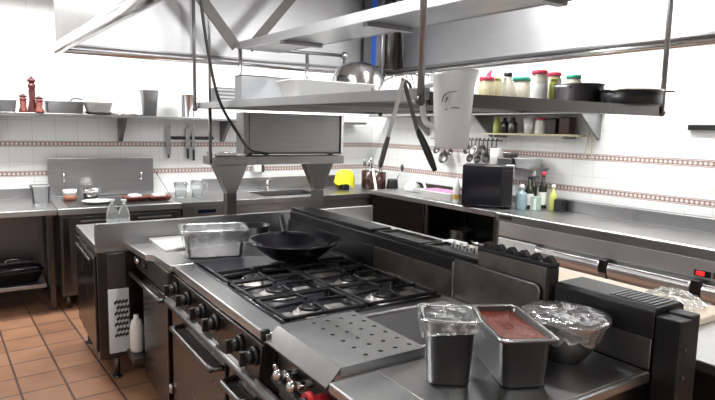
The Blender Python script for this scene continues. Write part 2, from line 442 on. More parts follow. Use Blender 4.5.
# upper tier
UX0, UX1, UY0, UY1 = 1.45, 1.71, 0.75, 3.63
def uz(y): return 2.098 + .024*(y-.75)
def uslab(x0, x1, y0, y1, t0, t1):
    m = MB(); m.loft([[(x, y, uz(y)+t) for x, y in ((x0, y0), (x1, y0), (x1, y1), (x0, y1))] for t in (t0, t1)], True, True, False); return m
uslab(UX0, UX1, UY0, UY1, -.030, -.024).build('upper_shelf', 'steel', rack, True)
uslab(UX0-.012, UX0-.001, UY0, UY1, -.032, .016).build('upper_edge', 'hoodsteel', rack, True)
uslab(UX1+.001, UX1+.012, UY0, UY1, -.032, .006).build('upper_edge', 'steel', rack, True)
for y in (1.3, 2.15, 3.0): uslab(UX0+.002, UX1-.002, y, y+.04, -.05, -.031).build('upper_crossbar', 'steel', rack, True)
MB().cyl((1.43, 3.645, 2.15), (2.26, 3.645, 2.165), .012, n=10).build('tie_rod', 'steel', rack, True)
m = MB(); m.sphere((2.26, 3.645, 2.165), .03, n=12); m.build('ball_joint', 'bright', rack, True)
MB().cyl((1.45, 3.645, rz(1.45, 3.64)), (1.45, 3.645, 2.15), .013, n=10).build('short_pole', 'bright', rack, True)
MB().cyl((1.95, 3.645, rz(1.95, 3.64)), (1.95, 3.645, 2.155), .013, n=10).build('short_pole', 'bright', rack, True)
MB().cyl((2.26, 3.645, rz(2.26, 3.64)), (2.26, 3.645, 2.165), .011, n=10).build('short_pole', 'steel', rack, True)
MB().bar((1.43, 3.66, 2.15), (0.90, 3.66, 2.785), .012, .07, up=(.84, 0, .54)).build('brace', 'shadesteel', rack, True)
MB().bar((1.52, 3.66, 2.15), (2.06, 3.66, 2.785), .012, .06, up=(-.8, 0, .6)).build('brace', 'shadesteel', rack, True)

# ------------------------------------------------------------------ black cord
tag(MB().tube([(1.03, 3.30, 2.787), (1.088, 3.35, 2.40), (1.14, 3.38, 2.09), (1.215, 3.40, 1.79), (1.39, 3.55, 1.59), (1.56, 3.75, 1.47), (1.72, 3.90, 1.44), (1.78, 3.93, 1.432)], .0095, 8, 8).build('power_cord', 'rubber'),
    'black power cord hanging from the hood down to the steel salamander', 'cord')

# ------------------------------------------------------------------ bridge shelf and salamander
br = thing('bridge_shelf', 'steel bridge shelf on two tapered posts behind the range', 'shelf', (1.87, 4.05, .885))
MB().box(1.345, 2.42, 3.88, 4.12, 1.355, 1.42, .006).build('shelf_top', 'steel', br, True)
for x in (1.49, 2.22):
    m = MB(); m.prism([(x-.13, 1.354), (x+.13, 1.354), (x+.042, 1.15), (x-.035, 1.15)], 'y', 3.93, 4.0, .004)
    m.build('gusset', 'steel' if x < 2 else 'dsteel', br, True)
    m = MB(); m.box(x-.035, x+.042, 3.93, 4.0, .886, 1.149, .004); m.build('post', 'dsteel', br, True)
MB().cyl((1.325, 3.89, 1.37), (1.325, 3.89, 1.752), .012, n=10).build('side_rod', 'dsteel', br, True)
MB().box(1.36, 1.53, 3.90, 4.10, 1.421, 1.445, .005).build('side_tray', 'bright', br, True)

sal = thing('salamander_oven', 'boxy stainless salamander standing on the bridge shelf', 'oven', (2.0, 4.1, 1.421))
MB().box(1.62, 2.42, 3.93, 4.11, 1.43, 1.735, .006).build('body', 'dsteel', sal, True)
MB().box(1.575, 1.618, 3.90, 4.05, 1.43, 1.735, .004).build('side_panel', 'steel', sal, True)
MB().box(2.40, 2.425, 3.90, 3.929, 1.43, 1.735, .003).build('corner_trim', 'bright', sal, True)
MB().box(1.625, 2.395, 3.915, 3.929, 1.445, 1.73, .003).build('rear_panel', 'steel', sal, True)
for x in (1.66, 2.36):
    MB().cyl((x, 4.0, 1.421), (x, 4.0, 1.429), .02).build('foot', 'black', sal, True)

# ------------------------------------------------------------------ things on the hanging rack
def zr(x, y): return rz(x, y)+.0065
t = thing('vented_box', 'low grey box with pale louvres at the far end of the hanging rack', 'box', (1.425, 3.92, zr(1.43, 3.9)))
MB().box(-.085, .12, -.11, .02, 0, .115, .005).build('body', 'boxgrey', t)
for k in range(4): MB().box(-.075, .09, -.118, -.1105, .02+k*.024, .031+k*.024).build('louvre', 'white', t)
t = thing('equipment_box', 'plain grey metal box behind the white tray on the rack', 'box', (1.60, 3.46, zr(1.57, 3.45)))
MB().box(-.25, .25, -.09, .03, 0, .165, .005).build('body', 'boxgrey', t)
MB().box(-.235, .235, -.096, -.0905, .02, .15, .002).build('front_panel', 'boxgrey', t)
MB().box(-.252, .252, -.092, .032, .166, .172, .002).build('lid', 'steel', t)

t = thing('white_tray', 'deep white plastic tray on the edge of the hanging rack', 'tray', (1.60, 2.76, zr(1.57, 2.76)), 0)
m = MB(); m.sweep_rr([(.44, .16, .03, .002), (.45, .17, .03, .01), (.49, .22, .03, .096), (.52, .25, .035, .10), (.52, .25, .035, .106), (.48, .21, .03, .106), (.44, .16, .03, .014)], n=4)
m.build('basin', 'white', t)

t = thing('mixing_bowl', 'shiny steel bowl upturned behind the white tray', 'bowl', (2.13, 3.26, zr(2.1, 3.2)), 0)
m = MB(); m.lathe([(.195, 0), (.20, .006), (.19, .012), (.186, .09), (.172, .19), (.14, .255), (.085, .288), (.0005, .296)], n=36, cap1=False)
m.build('shell', 'bright', t)
m = MB(); m.tube([(.15, -.09, .19), (.225, -.10, .215), (.24, -.03, .215), (.18, .0, .17)], .012); m.build('handle', 'bright', t)

# wire rack by the near pole
t = thing('wire_basket', 'small wire basket beside the near pole of the hanging rack', 'basket', (1.53, 1.76, zr(1.53, 1.76)))
m = MB()
for k in range(7): m.tube([(-.08+k*.024, -.06, .004), (-.10+k*.03, -.08, .09)], .0022, 6); m.tube([(-.08+k*.024, .06, .004), (-.10+k*.03, .08, .09)], .0022, 6); m.tube([(-.08+k*.024, -.06, .004), (-.08+k*.024, .06, .004)], .0022, 6)
m.build('wires', 'bright', t)
m = MB(); m.tube([(-.10, -.08, .09), (.08, -.08, .09), (.08, .08, .09), (-.10, .08, .09), (-.10, -.08, .09)], .004, 6, smoothpath=False); m.build('rim', 'bright', t)
t = thing('steel_cup', 'small steel cup behind the frosted jug on the rack', 'cup', (1.70, 1.80, zr(1.7, 1.8)))
MB().lathe([(.03, 0), (.035, .08), (.042, .115), (.039, .115), (.032, .08), (.027, .006)], n=20).build('body', 'bright', t)

# frosted measuring jug hooked on the rack corner
t = thing('measuring_jug', 'frosted white plastic measuring jug hung at the near rack corner', 'jug', (1.315, 1.43, 1.567), -1.39)
m = MB(); secs = []
N = 32
for f, w, d in ((0, .104, .104), (.008, .112, .11), (.12, .128, .122), (.2, .138, .13), (.24, .146, .137), (.25, .150, .14)):
    secs.append([(w/2*math.cos(2*PI*i/N) + (0.016*max(0, math.cos(2*PI*i/N))**6 if f > .23 else 0), d/2*math.sin(2*PI*i/N), f + (.005*math.cos(4*PI*i/N+.6) if f > .2 else 0)) for i in range(N)])
inner = [[(x*.96, y*.96, z) for x, y, z in q] for q in secs[::-1]]
inner[-1] = [(x, y, .006) for x, y, z in inner[-1]]
m.loft(secs + inner, True, True); m.build('body', 'jug', t)
m = MB(); m.tube([(-.066, 0, .215), (-.105, 0, .214), (-.130, 0, .20), (-.130, 0, .14), (-.112, 0, .085), (-.058, 0, .07)], .0105, 8); m.build('handle', 'jug', t)
m = MB()
def on_jug(dx, z):
    r = .0555 + .055*z + .0012; a = math.radians(-58) + dx/r
    return (r*math.cos(a)*1.012, r*math.sin(a)*.99, z)
for pts in ([(-.032, .150), (-.026, .170), (-.008, .181), (.016, .184)], [(-.018, .160), (-.012, .166), (-.020, .150)], [(-.02, .128), (-.012, .126)], [(.0, .13), (.01, .133), (.026, .131)]):
    m.tube([on_jug(x, z) for x, z in pts], .0016, 6, 3)
m.build('scale_marks', 'ink', t)

# tongs
t = thing('kitchen_tongs', 'long open steel tongs with black grips hung on the rack edge', 'tongs', (1.236, 1.60, 1.80))
MB().bar((0, 0, 0), (-.030, .048, -.22), .014, .004, up=(.8, .6, 0)).build('arm', 'bright', t)  # brighter steel than the other arm: its reflection put into the colour
MB().bar((0, 0, 0), (.043, -.045, -.20), .014, .004, up=(.8, .6, 0)).build('arm', 'dsteel', t)
MB().tube([(-.027, .044, -.20), (-.036, .058, -.26), (-.042, .068, -.31)], lambda f: .008+.002*math.sin(PI*f), 8).build('grip', 'dsteel', t)
MB().tube([(.037, -.039, -.17), (.060, -.072, -.25), (.078, -.095, -.315)], lambda f: .008+.005*math.sin(PI*f), 8).build('grip', 'black', t)
m = MB(); m.tube([(.0, .012, .004), (.03, .005, -.012), (.036, 0, -.03)], .004, 6); m.build('hook', 'dsteel', t)

# jars along the near end of the rack
def jar(name, label, x, y, r, h, body, lid, lidh=.016, kind='round', band=None, lidr=1.0):
    t = thing(name, label, 'jar', (x, y, zr(x, y)), 0, 'spice jars on the hanging rack')
    m = MB()
    if kind == 'square': m.sweep_rr([(2*r*.9, 2*r*.9, r*.3, 0), (2*r, 2*r, r*.3, .006), (2*r, 2*r, r*.3, h-.02), (1.5*r, 1.5*r, r*.3, h)])
    else: m.lathe([(r*.9, 0), (r, .006), (r, h-.022), (r*.78, h-.004), (r*.78, h)])
    m.build('jar_body', body, t)
    if band:
        MB().lathe([(r+.001, h*.22), (r+.0015, h*.23), (r+.0015, h*.68), (r+.001, h*.69)], cap0=False, cap1=False).build('paper_band', band, t)
    MB().lathe([(r*.85*lidr, h+.0005), (r*.88*lidr, h+.002), (r*.88*lidr, h+lidh-.002), (r*.8*lidr, h+lidh)]).build('lid', lid, t)
    return t
jt = jar('spice_jar', 'spice jar with a pointed red spout, next to the frosted jug', 2.30, 2.24, .045, 0.131, 'spice', 'lidred', .02)
MB().tube([(0.01, 0, .150), (.018, 0, .172), (.03, 0, .19)], lambda f: .013-.007*f, 8).build('spout', 'lidred', jt)
jar('spice_bottle', 'pale yellow squat bottle between the red spout and the handled jug', 2.385, 2.26, .036, 0.141, 'spice', 'yelgreen', .012)
jt = thing('oil_jug', 'white handled plastic jug with black cap among the spice jars', 'jug', (2.475, 2.25, zr(2.47, 2.25)))
MB().lathe([(.036, 0), (.04, .006), (.04, .11), (.022, .148), (.02, .165)]).build('jug_body', 'spice2', jt)
MB().lathe([(.023, .1655), (.023, .186)]).build('cap', 'black', jt)
MB().tube([(-.02, 0, .155), (-.055, -.005, .143), (-.062, -.005, .07), (-.042, 0, .03)], .007).build('handle', 'white', jt)
jar('spice_jar', 'wide beige spice jar with a flat green lid', 2.575, 2.24, .052, 0.146, 'spice2', 'lidgreen', .020, lidr=1.08)
jt = jar('spice_jar', 'narrow spice jar with a flip-up green spout', 2.685, 2.26, .040, 0.148, 'spice', 'lidgreen', .016)
MB().tube([(0.01, 0, .164), (.025, 0, .18), (.035, 0, .183)], lambda f: .011-.003*f, 8).build('spout', 'lidgreen', jt)
# near front of the rack right side
jar('spice_jar', 'white-banded jar under a broad red lid', 2.46, 2.02, .043, 0.162, 'spice2', 'lidred', .020, band='labelwhite', lidr=1.1)
jar('spice_jar', 'yellow-green jar in front of the steel pot', 2.535, 1.985, .024, 0.134, 'yelgreen', 'yelgreen', .01)
jar('spice_jar', 'glass jar with red lid partly behind the yellow-green jar', 2.60, 2.04, .043, 0.162, 'spice2', 'lidred', .020, lidr=1.08)

# two wide pans at the near right corner of the rack
t = thing('steel_pan', 'deep grey steel pan behind the black pan on the rack', 'pan', (2.52, 1.82, zr(2.52, 1.82)))
m = MB(); m.lathe([(.108, 0), (.116, .006), (.117, .096), (.122, .099), (.122, .103), (.113, .103), (.11, .008)], n=40); m.build('body', 'dsteel', t)
for sx in (-1, 1):
    m = MB(); m.tube([(sx*.115, -.04, .08), (sx*.145, -.035, .086), (sx*.145, .035, .086), (sx*.115, .04, .08)], .005); m.build('loop_handle', 'steel', t)
t = thing('paella_pan', 'wide black pan with a thin steel rim beside the corner pole', 'pan', (2.585, 1.575, zr(2.58, 1.57)))
m = MB(); m.lathe([(.125, 0), (.128, .005), (.132, .062), (.128, .062), (.122, .008)], n=40); m.build('body', 'black', t)
m = MB(); m.lathe([(.1305, .062), (.138, .065), (.138, .069), (.127, .069), (.127, .063)], n=40, cap0=False, cap1=False); m.build('rim', 'bright', t)
m = MB(); m.tube([(.10, -.095, .066), (.135, -.105, .067), (.165, -.11, .067)], .004); m.build('handle', 'dsteel', t)
jar('spice_jar', 'jar with green lid behind the deep steel pan', 2.69, 1.98, .045, 0.150, 'spice2', 'lidgreen', .02)

# ------------------------------------------------------------------ cooking island
XF, XB = 0.80, 1.685         # front plane and flue plane
# far refrigerated base, protruding from the end of the island
fu = thing('under_counter_fridge', 'dark steel refrigerated base at the far end of the island', 'fridge', (1.5, 4.15, 0))
MB().box(.55, 2.60, 3.745, 4.60, .15, .835, .004).build('body', 'range', fu, True)
MB().box(.545, 2.62, 3.745, 4.62, .836, .884, .004).build('worktop', 'top', fu, True)
m = MB(); m.prism([(.54, .87), (.54, 1.005), (.545, 1.022), (2.60, 1.022), (2.60, .87)], 'y', 3.715, 3.744, .003)
m.build('upstand', 'steel', fu, True)
g = MB().box(.605, .728, 3.725, 3.744, .185, .60, .003).build('vent_panel', 'whitegrey', fu, True)
m = MB()
for i in range(7):
    for j in range(4):
        cx, cz = .648+j*.0205+(.013 if i % 2 else 0), .30+i*.036
        m.prism([(cx-.008, cz-.016), (cx+.012, cz), (cx+.008, cz+.016), (cx-.012, cz)], 'y', 3.7225, 3.7252)
m.build('vent_grille', 'dark', g, True)
MB().box(.605, .715, 3.728, 3.744, .61, .83, .003).build('end_panel', 'dsteel', fu, True)
for x, y in ((.655, 3.79), (.60, 4.52), (2.5, 3.79), (2.5, 4.52)):
    m = MB(); m.cyl((x, y, 0.012), (x, y, .15), .018, n=12); m.lathe([(.03, 0.001), (.03, .012)], (x, y, 0)); m.build('leg', 'dsteel', fu, True)
d = MB().box(.536, .549, 3.78, 4.57, .19, .81, .003).build('door', 'range', fu, True)
MB().bar((.525, 3.86, .77), (.525, 4.48, .77), .014, .02, .003).build('handle', 'dsteel', d, True)
tag(MB().lathe([(.0005, 0), (.034, .0), (.04, .01), (.04, .16), (.03, .2), (.016, .215), (.016, .235), (.0005, .236)], (0, 0, 0), cap0=False, cap1=False).build('plastic_bottle', 'white'),
    'white plastic bottle on a ledge beside the vented fridge end', 'bottle').location = (.748, 3.63, .2115)

# neutral bay at the far end of the island
nb = thing('neutral_bay', 'steel worktop bay with open front beside the gas range', 'counter', (1.2, 3.35, 0))
MB().prism([(.705, 3.713), (.735, 3.28), (.775, 3.25), (.785, 2.955), (XB, 2.955), (XB, 3.713)], 'z', .865, .90, .004).build('worktop', 'top', nb, True)
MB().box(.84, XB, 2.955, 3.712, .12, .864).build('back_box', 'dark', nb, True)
m = MB(); m.box(.765, .839, 2.955, 3.50, .10, .73, .003); m.build('panel', 'range', nb, True)
m = MB(); m.box(.70, .839, 3.51, 3.70, .17, .21, .003); m.build('ledge', 'dsteel', nb, True)
m = MB(); m.box(.77, .839, 2.96, 3.70, .735, .862, .004); m.build('control_panel', 'dark', nb, True)
m = MB(); m.cyl((.77, 3.58, .80), (.745, 3.58, .80), .018, n=16); m.box(.738, .748, 3.572, 3.588, .79, .83, .002); m.build('tap_knob', 'bright', nb, True)
m = MB(); m.cyl((.77, 3.43, .80), (.75, 3.43, .80), .016, n=16); m.build('tap_knob', 'dsteel', nb, True)
m = MB(); m.tube([(.77, 3.70, .70), (.735, 3.70, .70), (.735, 3.0, .705), (.77, 3.0, .705)], .013, 10, smoothpath=False); m.build('front_rail', 'dsteel', nb, True)
for y in (3.02, 3.68):
    for x in (.86, 1.6): MB().cyl((x, y, 0), (x, y, .12), .02, n=10).build('leg', 'dsteel', nb, True)
m = MB()
for k in range(4): m.cyl((.79, 3.22, .16+k*.07), (.775, 3.22, .16+k*.07), .012, n=10)
m.cyl((.782, 3.22, .12), (.782, 3.22, .40), .006, n=8)
m.build('gas_fitting', 'brass', nb, True)

wb = MB(); wb.box(.85, 1.45, 3.31, 3.70, .901, .915, .004)
tag(wb.build('chopping_board', 'white'), 'white chopping board behind the film-wrapped pan', 'board')

# ---------------- gas range with six burners
gr = thing('gas_range', 'six-burner stainless gas range with oven doors facing the aisle', 'stove', (1.24, 2.37, 0))
GY0, GY1 = 1.79, 2.95
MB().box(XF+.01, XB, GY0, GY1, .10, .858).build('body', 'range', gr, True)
m = MB()   # top frame around the burner pan
bx0, bx1, by0, by1 = .90, 1.655, 1.835, 2.925
m.box(XF, bx0, GY0, GY1, .86, .90, .006); m.box(bx1, XB, GY0, GY1, .86, .90, .002)
m.box(bx0, bx1, GY0, by0, .86, .90, .002); m.box(bx0, bx1, by1, GY1, .86, .90, .002)
m.build('top_frame', 'top', gr, True)
m = MB(); m.box(bx0, bx1, by0, by1, .86, .868); m.build('burner_pan', 'enamel', gr, True)
m = MB(); m.tube([(bx0, by0, .902), (bx1, by0, .902), (bx1, by1, .902), (bx0, by1, .902), (bx0, by0, .902)], .007, 6, smoothpath=False)
m.build('pan_rim', 'enamel', gr, True)
# flat griddle plate nearest the neutral bay
MB().box(bx0+.02, bx1-.02, 2.66, 2.915, .885, .912, .004).build('cover_plate', 'enamel', gr, True)
def burner(x, y, big):
    r = .062 if big else .05
    m = MB(); m.lathe([(r*1.5, .8685), (r*1.45, .876), (r*1.1, .880), (r*1.1, .892), (r*.9, .894), (r*.9, .869)], (x, y, 0), 28); b = m.build('burner', 'burner', gr, True)
    m = MB(); m.lathe([(r*.95, .8945), (r, .9), (r*.7, .905), (.012, .906), (.01, .902)], (x, y, 0), 28); m.build('burner_cap', 'iron', b, True)
    for q in ((x-.17, x-.08, y-.04, y+.03), (x+.085, x+.165, y-.03, y+.04)): MB().box(*q, .869, .882, .004).build('pilot_cover', 'burner', b, True)
ROWS = (2.02, 2.33, 2.58); COLX = (1.09, 1.47)
for j, y in enumerate((1.99, 2.29)):
    for i, x in enumerate(COLX): burner(x, y, (i+j) % 2)
for x in COLX: burner(x, 2.545, 1)
def grate(x, y, w, d):
    m = MB(); z0, z1 = .908, .922
    m.box(x-w/2, x-w/2+.014, y-d/2, y+d/2, z0, z1, .003); m.box(x+w/2-.014, x+w/2, y-d/2, y+d/2, z0, z1, .003)
    m.box(x-w/2, x+w/2, y-d/2, y-d/2+.014, z0, z1, .003); m.box(x-w/2, x+w/2, y+d/2-.014, y+d/2, z0, z1, .003)
    for k in range(4):
        a = 2*PI*k/4
        c, s = math.cos(a), math.sin(a)
        L = min((w/2-.01)/abs(c) if abs(c) > 1e-3 else 9, (d/2-.01)/abs(s) if abs(s) > 1e-3 else 9)
        m.bar((x+c*.035, y+s*.035, .924), (x+c*L, y+s*L, .918), .012, .014, .003)
    for sx in (-1, 1):
        for sy in (-1, 1): m.box(x+sx*(w/2-.012)-.008, x+sx*(w/2-.012)+.008, y+sy*(d/2-.012)-.008, y+sy*(d/2-.012)+.008, .8685, z0)
    m.build('grate', 'iron', gr, True)
for y, d in ((1.99, .285), (2.285, .285), (2.545, .215)):
    for x in (1.09, 1.468): grate(x, y, .365, d)
# fascia, knobs, rail
m = MB(); m.prism([(XF+.01, .70), (XF-.03, .70), (XF-.012, .858), (XF+.01, .858)], 'y', GY0, GY1, .002); m.build('control_panel', 'range', gr, True)
kb = None
for y in (2.84, 2.64, 2.42, 2.25, 1.98, 1.84):
    m = MB(); m.cyl((XF-.018, y, .805), (XF-.03, y, .804), .036, .034, 24); m.cyl((XF-.03, y, .804), (XF-.058, y, .802), .027, .024, 20)
    m.box(XF-.078, XF-.05, y-.009, y+.009, .776, .830, .003)
    m.build('knob', 'black', gr, True)
m = MB(); m.prism([(XF-.005, .698), (XF-.045, .700), (XF-.056, .71), (XF-.056, .722), (XF-.045, .732), (XF-.02, .736)], 'y', GY0-.30, GY1, .005); m.build('front_rail', 'dsteel', gr, True)
def oven_door(y0, y1, hy0, hy1):
    d = MB().box(XF-.022, XF+.008, y0, y1, .13, .685, .005).build('oven_door', 'range', gr, True)
    m = MB(); x = XF-.022
    m.tube([(x, hy1, .645), (x-.05, hy1-.012, .645), (x-.055, hy1-.05, .645), (x-.055, hy0+.05, .645), (x-.05, hy0+.012, .645), (x, hy0, .645)], .012, 10, 4)
    m.box(x-.05, x-.001, hy0+.01, hy1-.01, .634, .642, .002)
    m.build('handle', 'dsteel', d, True)
    m = MB(); m.cyl((x-.008, y1+.008, .22), (x-.008, y1+.008, .27), .012, n=12); m.build('hinge', 'bright', d, True)
oven_door(2.14, 2.915, 2.15, 2.73)
MB().box(XF+.0, XF+.009, 2.10, 2.138, .12, .69).build('door_gap', 'dark', gr, True)
oven_door(1.80, 2.095, 1.82, 2.04)
for y in (1.84, 2.9):
    for x in (.88, 1.6): MB().cyl((x, y, 0), (x, y, .10), .022, n=12).build('leg', 'dsteel', gr, True)
MB().box(XF-.012, XF+.02, GY0+.001, GY0+.018, .87, .912, .003).build('igniter', 'black', gr, True)

# ---------------- fryer bay
fr = thing('deep_fryer', 'fryer bay with perforated drain plate and an open steel well', 'fryer', (1.24, 1.57, 0))
FY0, FY1 = 1.345, 1.785
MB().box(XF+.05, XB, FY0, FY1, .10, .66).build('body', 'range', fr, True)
m = MB(); wx0, wx1, wy0, wy1 = 1.18, 1.60, 1.40, 1.755   # well
m.box(XF+.05, wx0, FY0, FY1, .661, .895); m.box(wx1, XB, FY0, FY1, .661, .90, .002)
m.box(wx0, wx1, FY0, wy0, .661, .90, .002); m.box(wx0, wx1, wy1, FY1, .661, .90, .002)
m.build('well_surround', 'hoodsteel', fr, True)
m = MB(); m.tube([(wx0, wy0, .904), (wx1, wy0, .904), (wx1, wy1, .904), (wx0, wy1, .904), (wx0, wy0, .904)], .008, 8, smoothpath=False); m.build('well_rim', 'hoodsteel', fr, True)
m = MB(); m.box(wx0, wx1, wy0, wy1, .662, .70); m.build('well_floor', 'hoodsteel', fr, True)
# perforated plate: one square cell per hole
def perforated(m, x0, x1, y0, y1, nx, ny, z0, z1, r):
    dx, dy = (x1-x0)/nx, (y1-y0)/ny; K = 12
    for i in range(nx):
        for j in range(ny):
            cx, cy = x0+(i+.5)*dx, y0+(j+.5)*dy
            sq, ho = [], []
            for k in range(K):
                a = 2*PI*(k+.5)/K; c, s = math.cos(a), math.sin(a)
                q = max(abs(c), abs(s)); sq.append((cx+c/q*dx/2, cy+s/q*dy/2)); ho.append((cx+c*r, cy+s*r))
            rings = [[(x, y, z1) for x, y in sq], [(x, y, z1) for x, y in ho], [(x, y, z0) for x, y in ho], [(x, y, z0) for x, y in sq]]
            corners = [(cx+sx*dx/2, cy+sy*dy/2) for sx, sy in ((1,1), (-1,1), (-1,-1), (1,-1))]
            m.loft(rings, False, False, False)
            for z in (z0, z1):   # corner triangles
                for ci, (qx, qy) in enumerate(corners):
                    k0 = (ci*3 + 1) % K
                    m.face([m.bm.verts.new((*sq[k0], z)), m.bm.verts.new((qx, qy, z)), m.bm.verts.new((*sq[(k0+1) % K], z))])
m = MB(); perforated(m, .935, 1.165, 1.365, 1.765, 4, 6, .922, .928, .0085)
m.box(.845, .935, 1.365, 1.765, .922, .928); m.box(.845, 1.165, 1.352, 1.365, .897, .928); m.box(.845, 1.165, 1.765, 1.778, .897, .928)
m.build('drain_plate', 'top', fr, True)
m = MB(); m.prism([(.844, .928), (.844, .922), (.80, .872), (.795, .872), (.795, .878)], 'y', 1.352, 1.778); m.build('apron', 'pansteel', fr, True)
m = MB(); m.box(XF+.045, XF+.06, FY0, FY1, .70, .87, .002); m.build('valve_panel', 'steel', fr, True)
m = MB(); m.cyl((.845, 1.43, .80), (.79, 1.43, .80), .02, n=16); m.cyl((.79, 1.43, .80), (.772, 1.43, .80), .036, .034, 24); m.build('valve_wheel', 'red', fr, True)
m = MB(); m.cyl((.771, 1.43, .80), (.755, 1.43, .80), .022, n=16); m.build('valve_hub', 'black', fr, True)
for y in (1.63, 1.53):
    m = MB(); m.cyl((.844, y, .81), (.785, y, .81), .014, n=14); m.sphere((.775, y, .815), .02, n=12); m.bar((.775, y, .82), (.765, y+.01, .85), .012, .012, .003)
    m.build('chrome_tap', 'bright', fr, True)
m = MB(); m.tube([(.80, 1.70, .775), (.79, 1.60, .775), (.79, 1.38, .77)], .02, 10); m.build('valve_pipe', 'black', fr, True)
d = MB().box(XF-.012, XF+.049, 1.36, 1.775, .13, .66, .004).build('fryer_door', 'range', fr, True)
MB().tube([(XF-.013, 1.74, .60), (XF-.05, 1.73, .60), (XF-.05, 1.50, .60), (XF-.013, 1.49, .60)], .01, 8, smoothpath=False).build('handle', 'bright', d, True)
for y in (1.40, 1.74):
    for x in (.90, 1.6): MB().cyl((x, y, 0), (x, y, .10), .022, n=12).build('leg', 'dsteel', fr, True)

# ---------------- neutral worktop at the near end
nw = thing('neutral_worktop', 'plain steel worktop bay at the near end of the island', 'counter', (1.24, 1.12, 0))
NY0, NY1 = .895, 1.34
MB().box(.795, XB, NY0, NY1, .865, .90, .007).build('worktop', 'top', nw, True)
MB().box(.955, 1.665, NY0+.012, NY1-.012, .9005, .904, .001).build('raised_plate', 'top', nw, True)
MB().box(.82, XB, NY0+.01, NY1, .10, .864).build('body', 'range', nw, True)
d = MB().box(.80, .819, NY0+.03, NY1-.02, .13, .84, .004).build('door', 'range', nw, True)
MB().bar((.785, NY0+.10, .78), (.785, NY1-.10, .78), .016, .02, .003).build('handle', 'steel', d, True)
for y in (.95, 1.30):
    for x in (.88, 1.6): MB().cyl((x, y, 0), (x, y, .10), .022, n=12).build('leg', 'dsteel', nw, True)

# ---------------- central flue housings
fl = thing('flue_housing', 'long black flue housing with framed vents behind the burners', 'flue', (1.78, 2.7, 0))
MB().box(1.705, 1.90, 1.642, 3.40, .02, 0.999).build('core', 'dark', fl, True)
MB().box(1.687, 1.699, 1.805, 2.40, .90, 1.018, .001).build('splash_panel', 'burnt', fl, True)
MB().box(1.687, 1.699, 2.405, 3.40, .90, 1.018, .001).build('dark_panel', 'rail', fl, True)  # splash panel continues here in near-black
m = MB(); m.prism([(1.70, 1.02), (1.70, 1.072), (1.715, 1.085), (1.86, 1.085), (1.89, 1.06), (1.90, 1.0), (1.70, 1.0)], 'y', 1.642, 3.40, .003); m.build('cowl', 'rail', fl, True)
for y0, y1 in ((1.66, 2.03), (2.06, 2.42)):
    m = MB(); z = 1.086
    m.box(1.72, 1.73, y0, y1, z, z+.008); m.box(1.85, 1.86, y0, y1, z, z+.008); m.box(1.73, 1.85, y0, y0+.01, z, z+.008); m.box(1.73, 1.85, y1-.01, y1, z, z+.008)
    m.build('vent_frame', 'dsteel' if y0 < 2.7 else 'rail', fl, True)
MB().box(1.705, 1.84, 2.45, 3.39, 1.0855, 1.10, .004).build('raised_cover', 'rail', fl, True)
m = MB()
for k in range(5): m.tube([(1.80, 1.72+k*.045, 1.09), (1.80, 1.73+k*.045, 1.118), (1.80, 1.75+k*.045, 1.09)], .006, 6)
m.build('cable_clips', 'whitegrey', fl, True)

ch = thing('chimney_grate', 'tall stained steel chimney box topped by a serrated black grate', 'chimney', (1.78, 1.44, 0))
MB().box(1.703, 1.75, 1.315, 1.662, .10, 1.135, .004).build('box', 'burnt', ch, True)
m = MB(); m.box(1.70, 1.756, 1.298, 1.666, 1.1355, 1.152, .004)
for k in range(6):
    y = 1.33+k*.061
    m.prism([(y-.024, 1.152), (y-.013, 1.166), (y+.0, 1.174), (y+.013, 1.166), (y+.024, 1.152)], 'x', 1.722, 1.752, .002)
m.build('grate', 'iron', ch, True)
MB().box(1.701, 1.753, 1.30, 1.3145, .10, 1.134).build('side_shield', 'dark', ch, True)

sp = thing('splash_guard', 'thin steel splash guard with rounded corner before the chimney box', 'splash guard', (1.695, 1.55, .9))
m = MB(); poly = [(1.335, .90), (1.335, 1.045), (1.342, 1.058), (1.355, 1.064), (1.785, 1.070), (1.785, .90)]
m.prism(poly, 'x', 1.690, 1.697); m.build('sheet', 'burnt', sp, True)
m = MB(); m.tube([(1.693, 1.335, .91), (1.693, 1.335, 1.045), (1.693, 1.342, 1.058), (1.693, 1.355, 1.064), (1.693, 1.785, 1.070)], .005, 6, smoothpath=False); m.build('rolled_edge', 'steel', sp, True)
MB().box(1.686, 1.700, 1.787, 1.80, .90, 1.06, .002).build('end_strip', 'steel', sp, True)

f2 = thing('flue_riser', 'low black flue riser with slotted top at the near end', 'flue', (1.78, 1.07, 0))
MB().box(1.76, 1.89, 1.262, 1.64, .10, 1.0).box(1.715, 1.89, .905, 1.261, .10, 1.035).build('core', 'dark', f2, True)
MB().box(1.69, 1.702, .905, 1.33, .90, .999, .002).build('splash_panel', 'steel', f2, True)
m = MB(); m.prism([(1.685, 1.0), (1.687, 1.085), (1.70, 1.098), (1.84, 1.098), (1.86, 1.085), (1.865, 1.036), (1.71, 1.036), (1.71, 1.0)], 'y', .90, 1.262, .003); m.build('cowl', 'rail', f2, True)
m = MB()
for k in range(9): m.box(1.715, 1.83, .915+k*.018, .926+k*.018, 1.0985, 1.101, .001)
m.build('slotted_vent', 'enamel', f2, True)
ep = thing('end_post', 'black square end post closing the flue at the near end', 'post', (1.78, .83, 0))
MB().box(1.69, 1.752, .82, .898, 0, 1.078, .004).build('post', 'rail', ep, True)
MB().box(1.754, 1.81, .825, .898, 0, 1.084, .004).build('side_cover', 'rail', ep, True)
m = MB()
for z in (.99, .90, .80): m.cyl((1.72, .8195, z), (1.72, .8155, z), .006, n=10)
m.build('screws', 'burnt', ep, True)

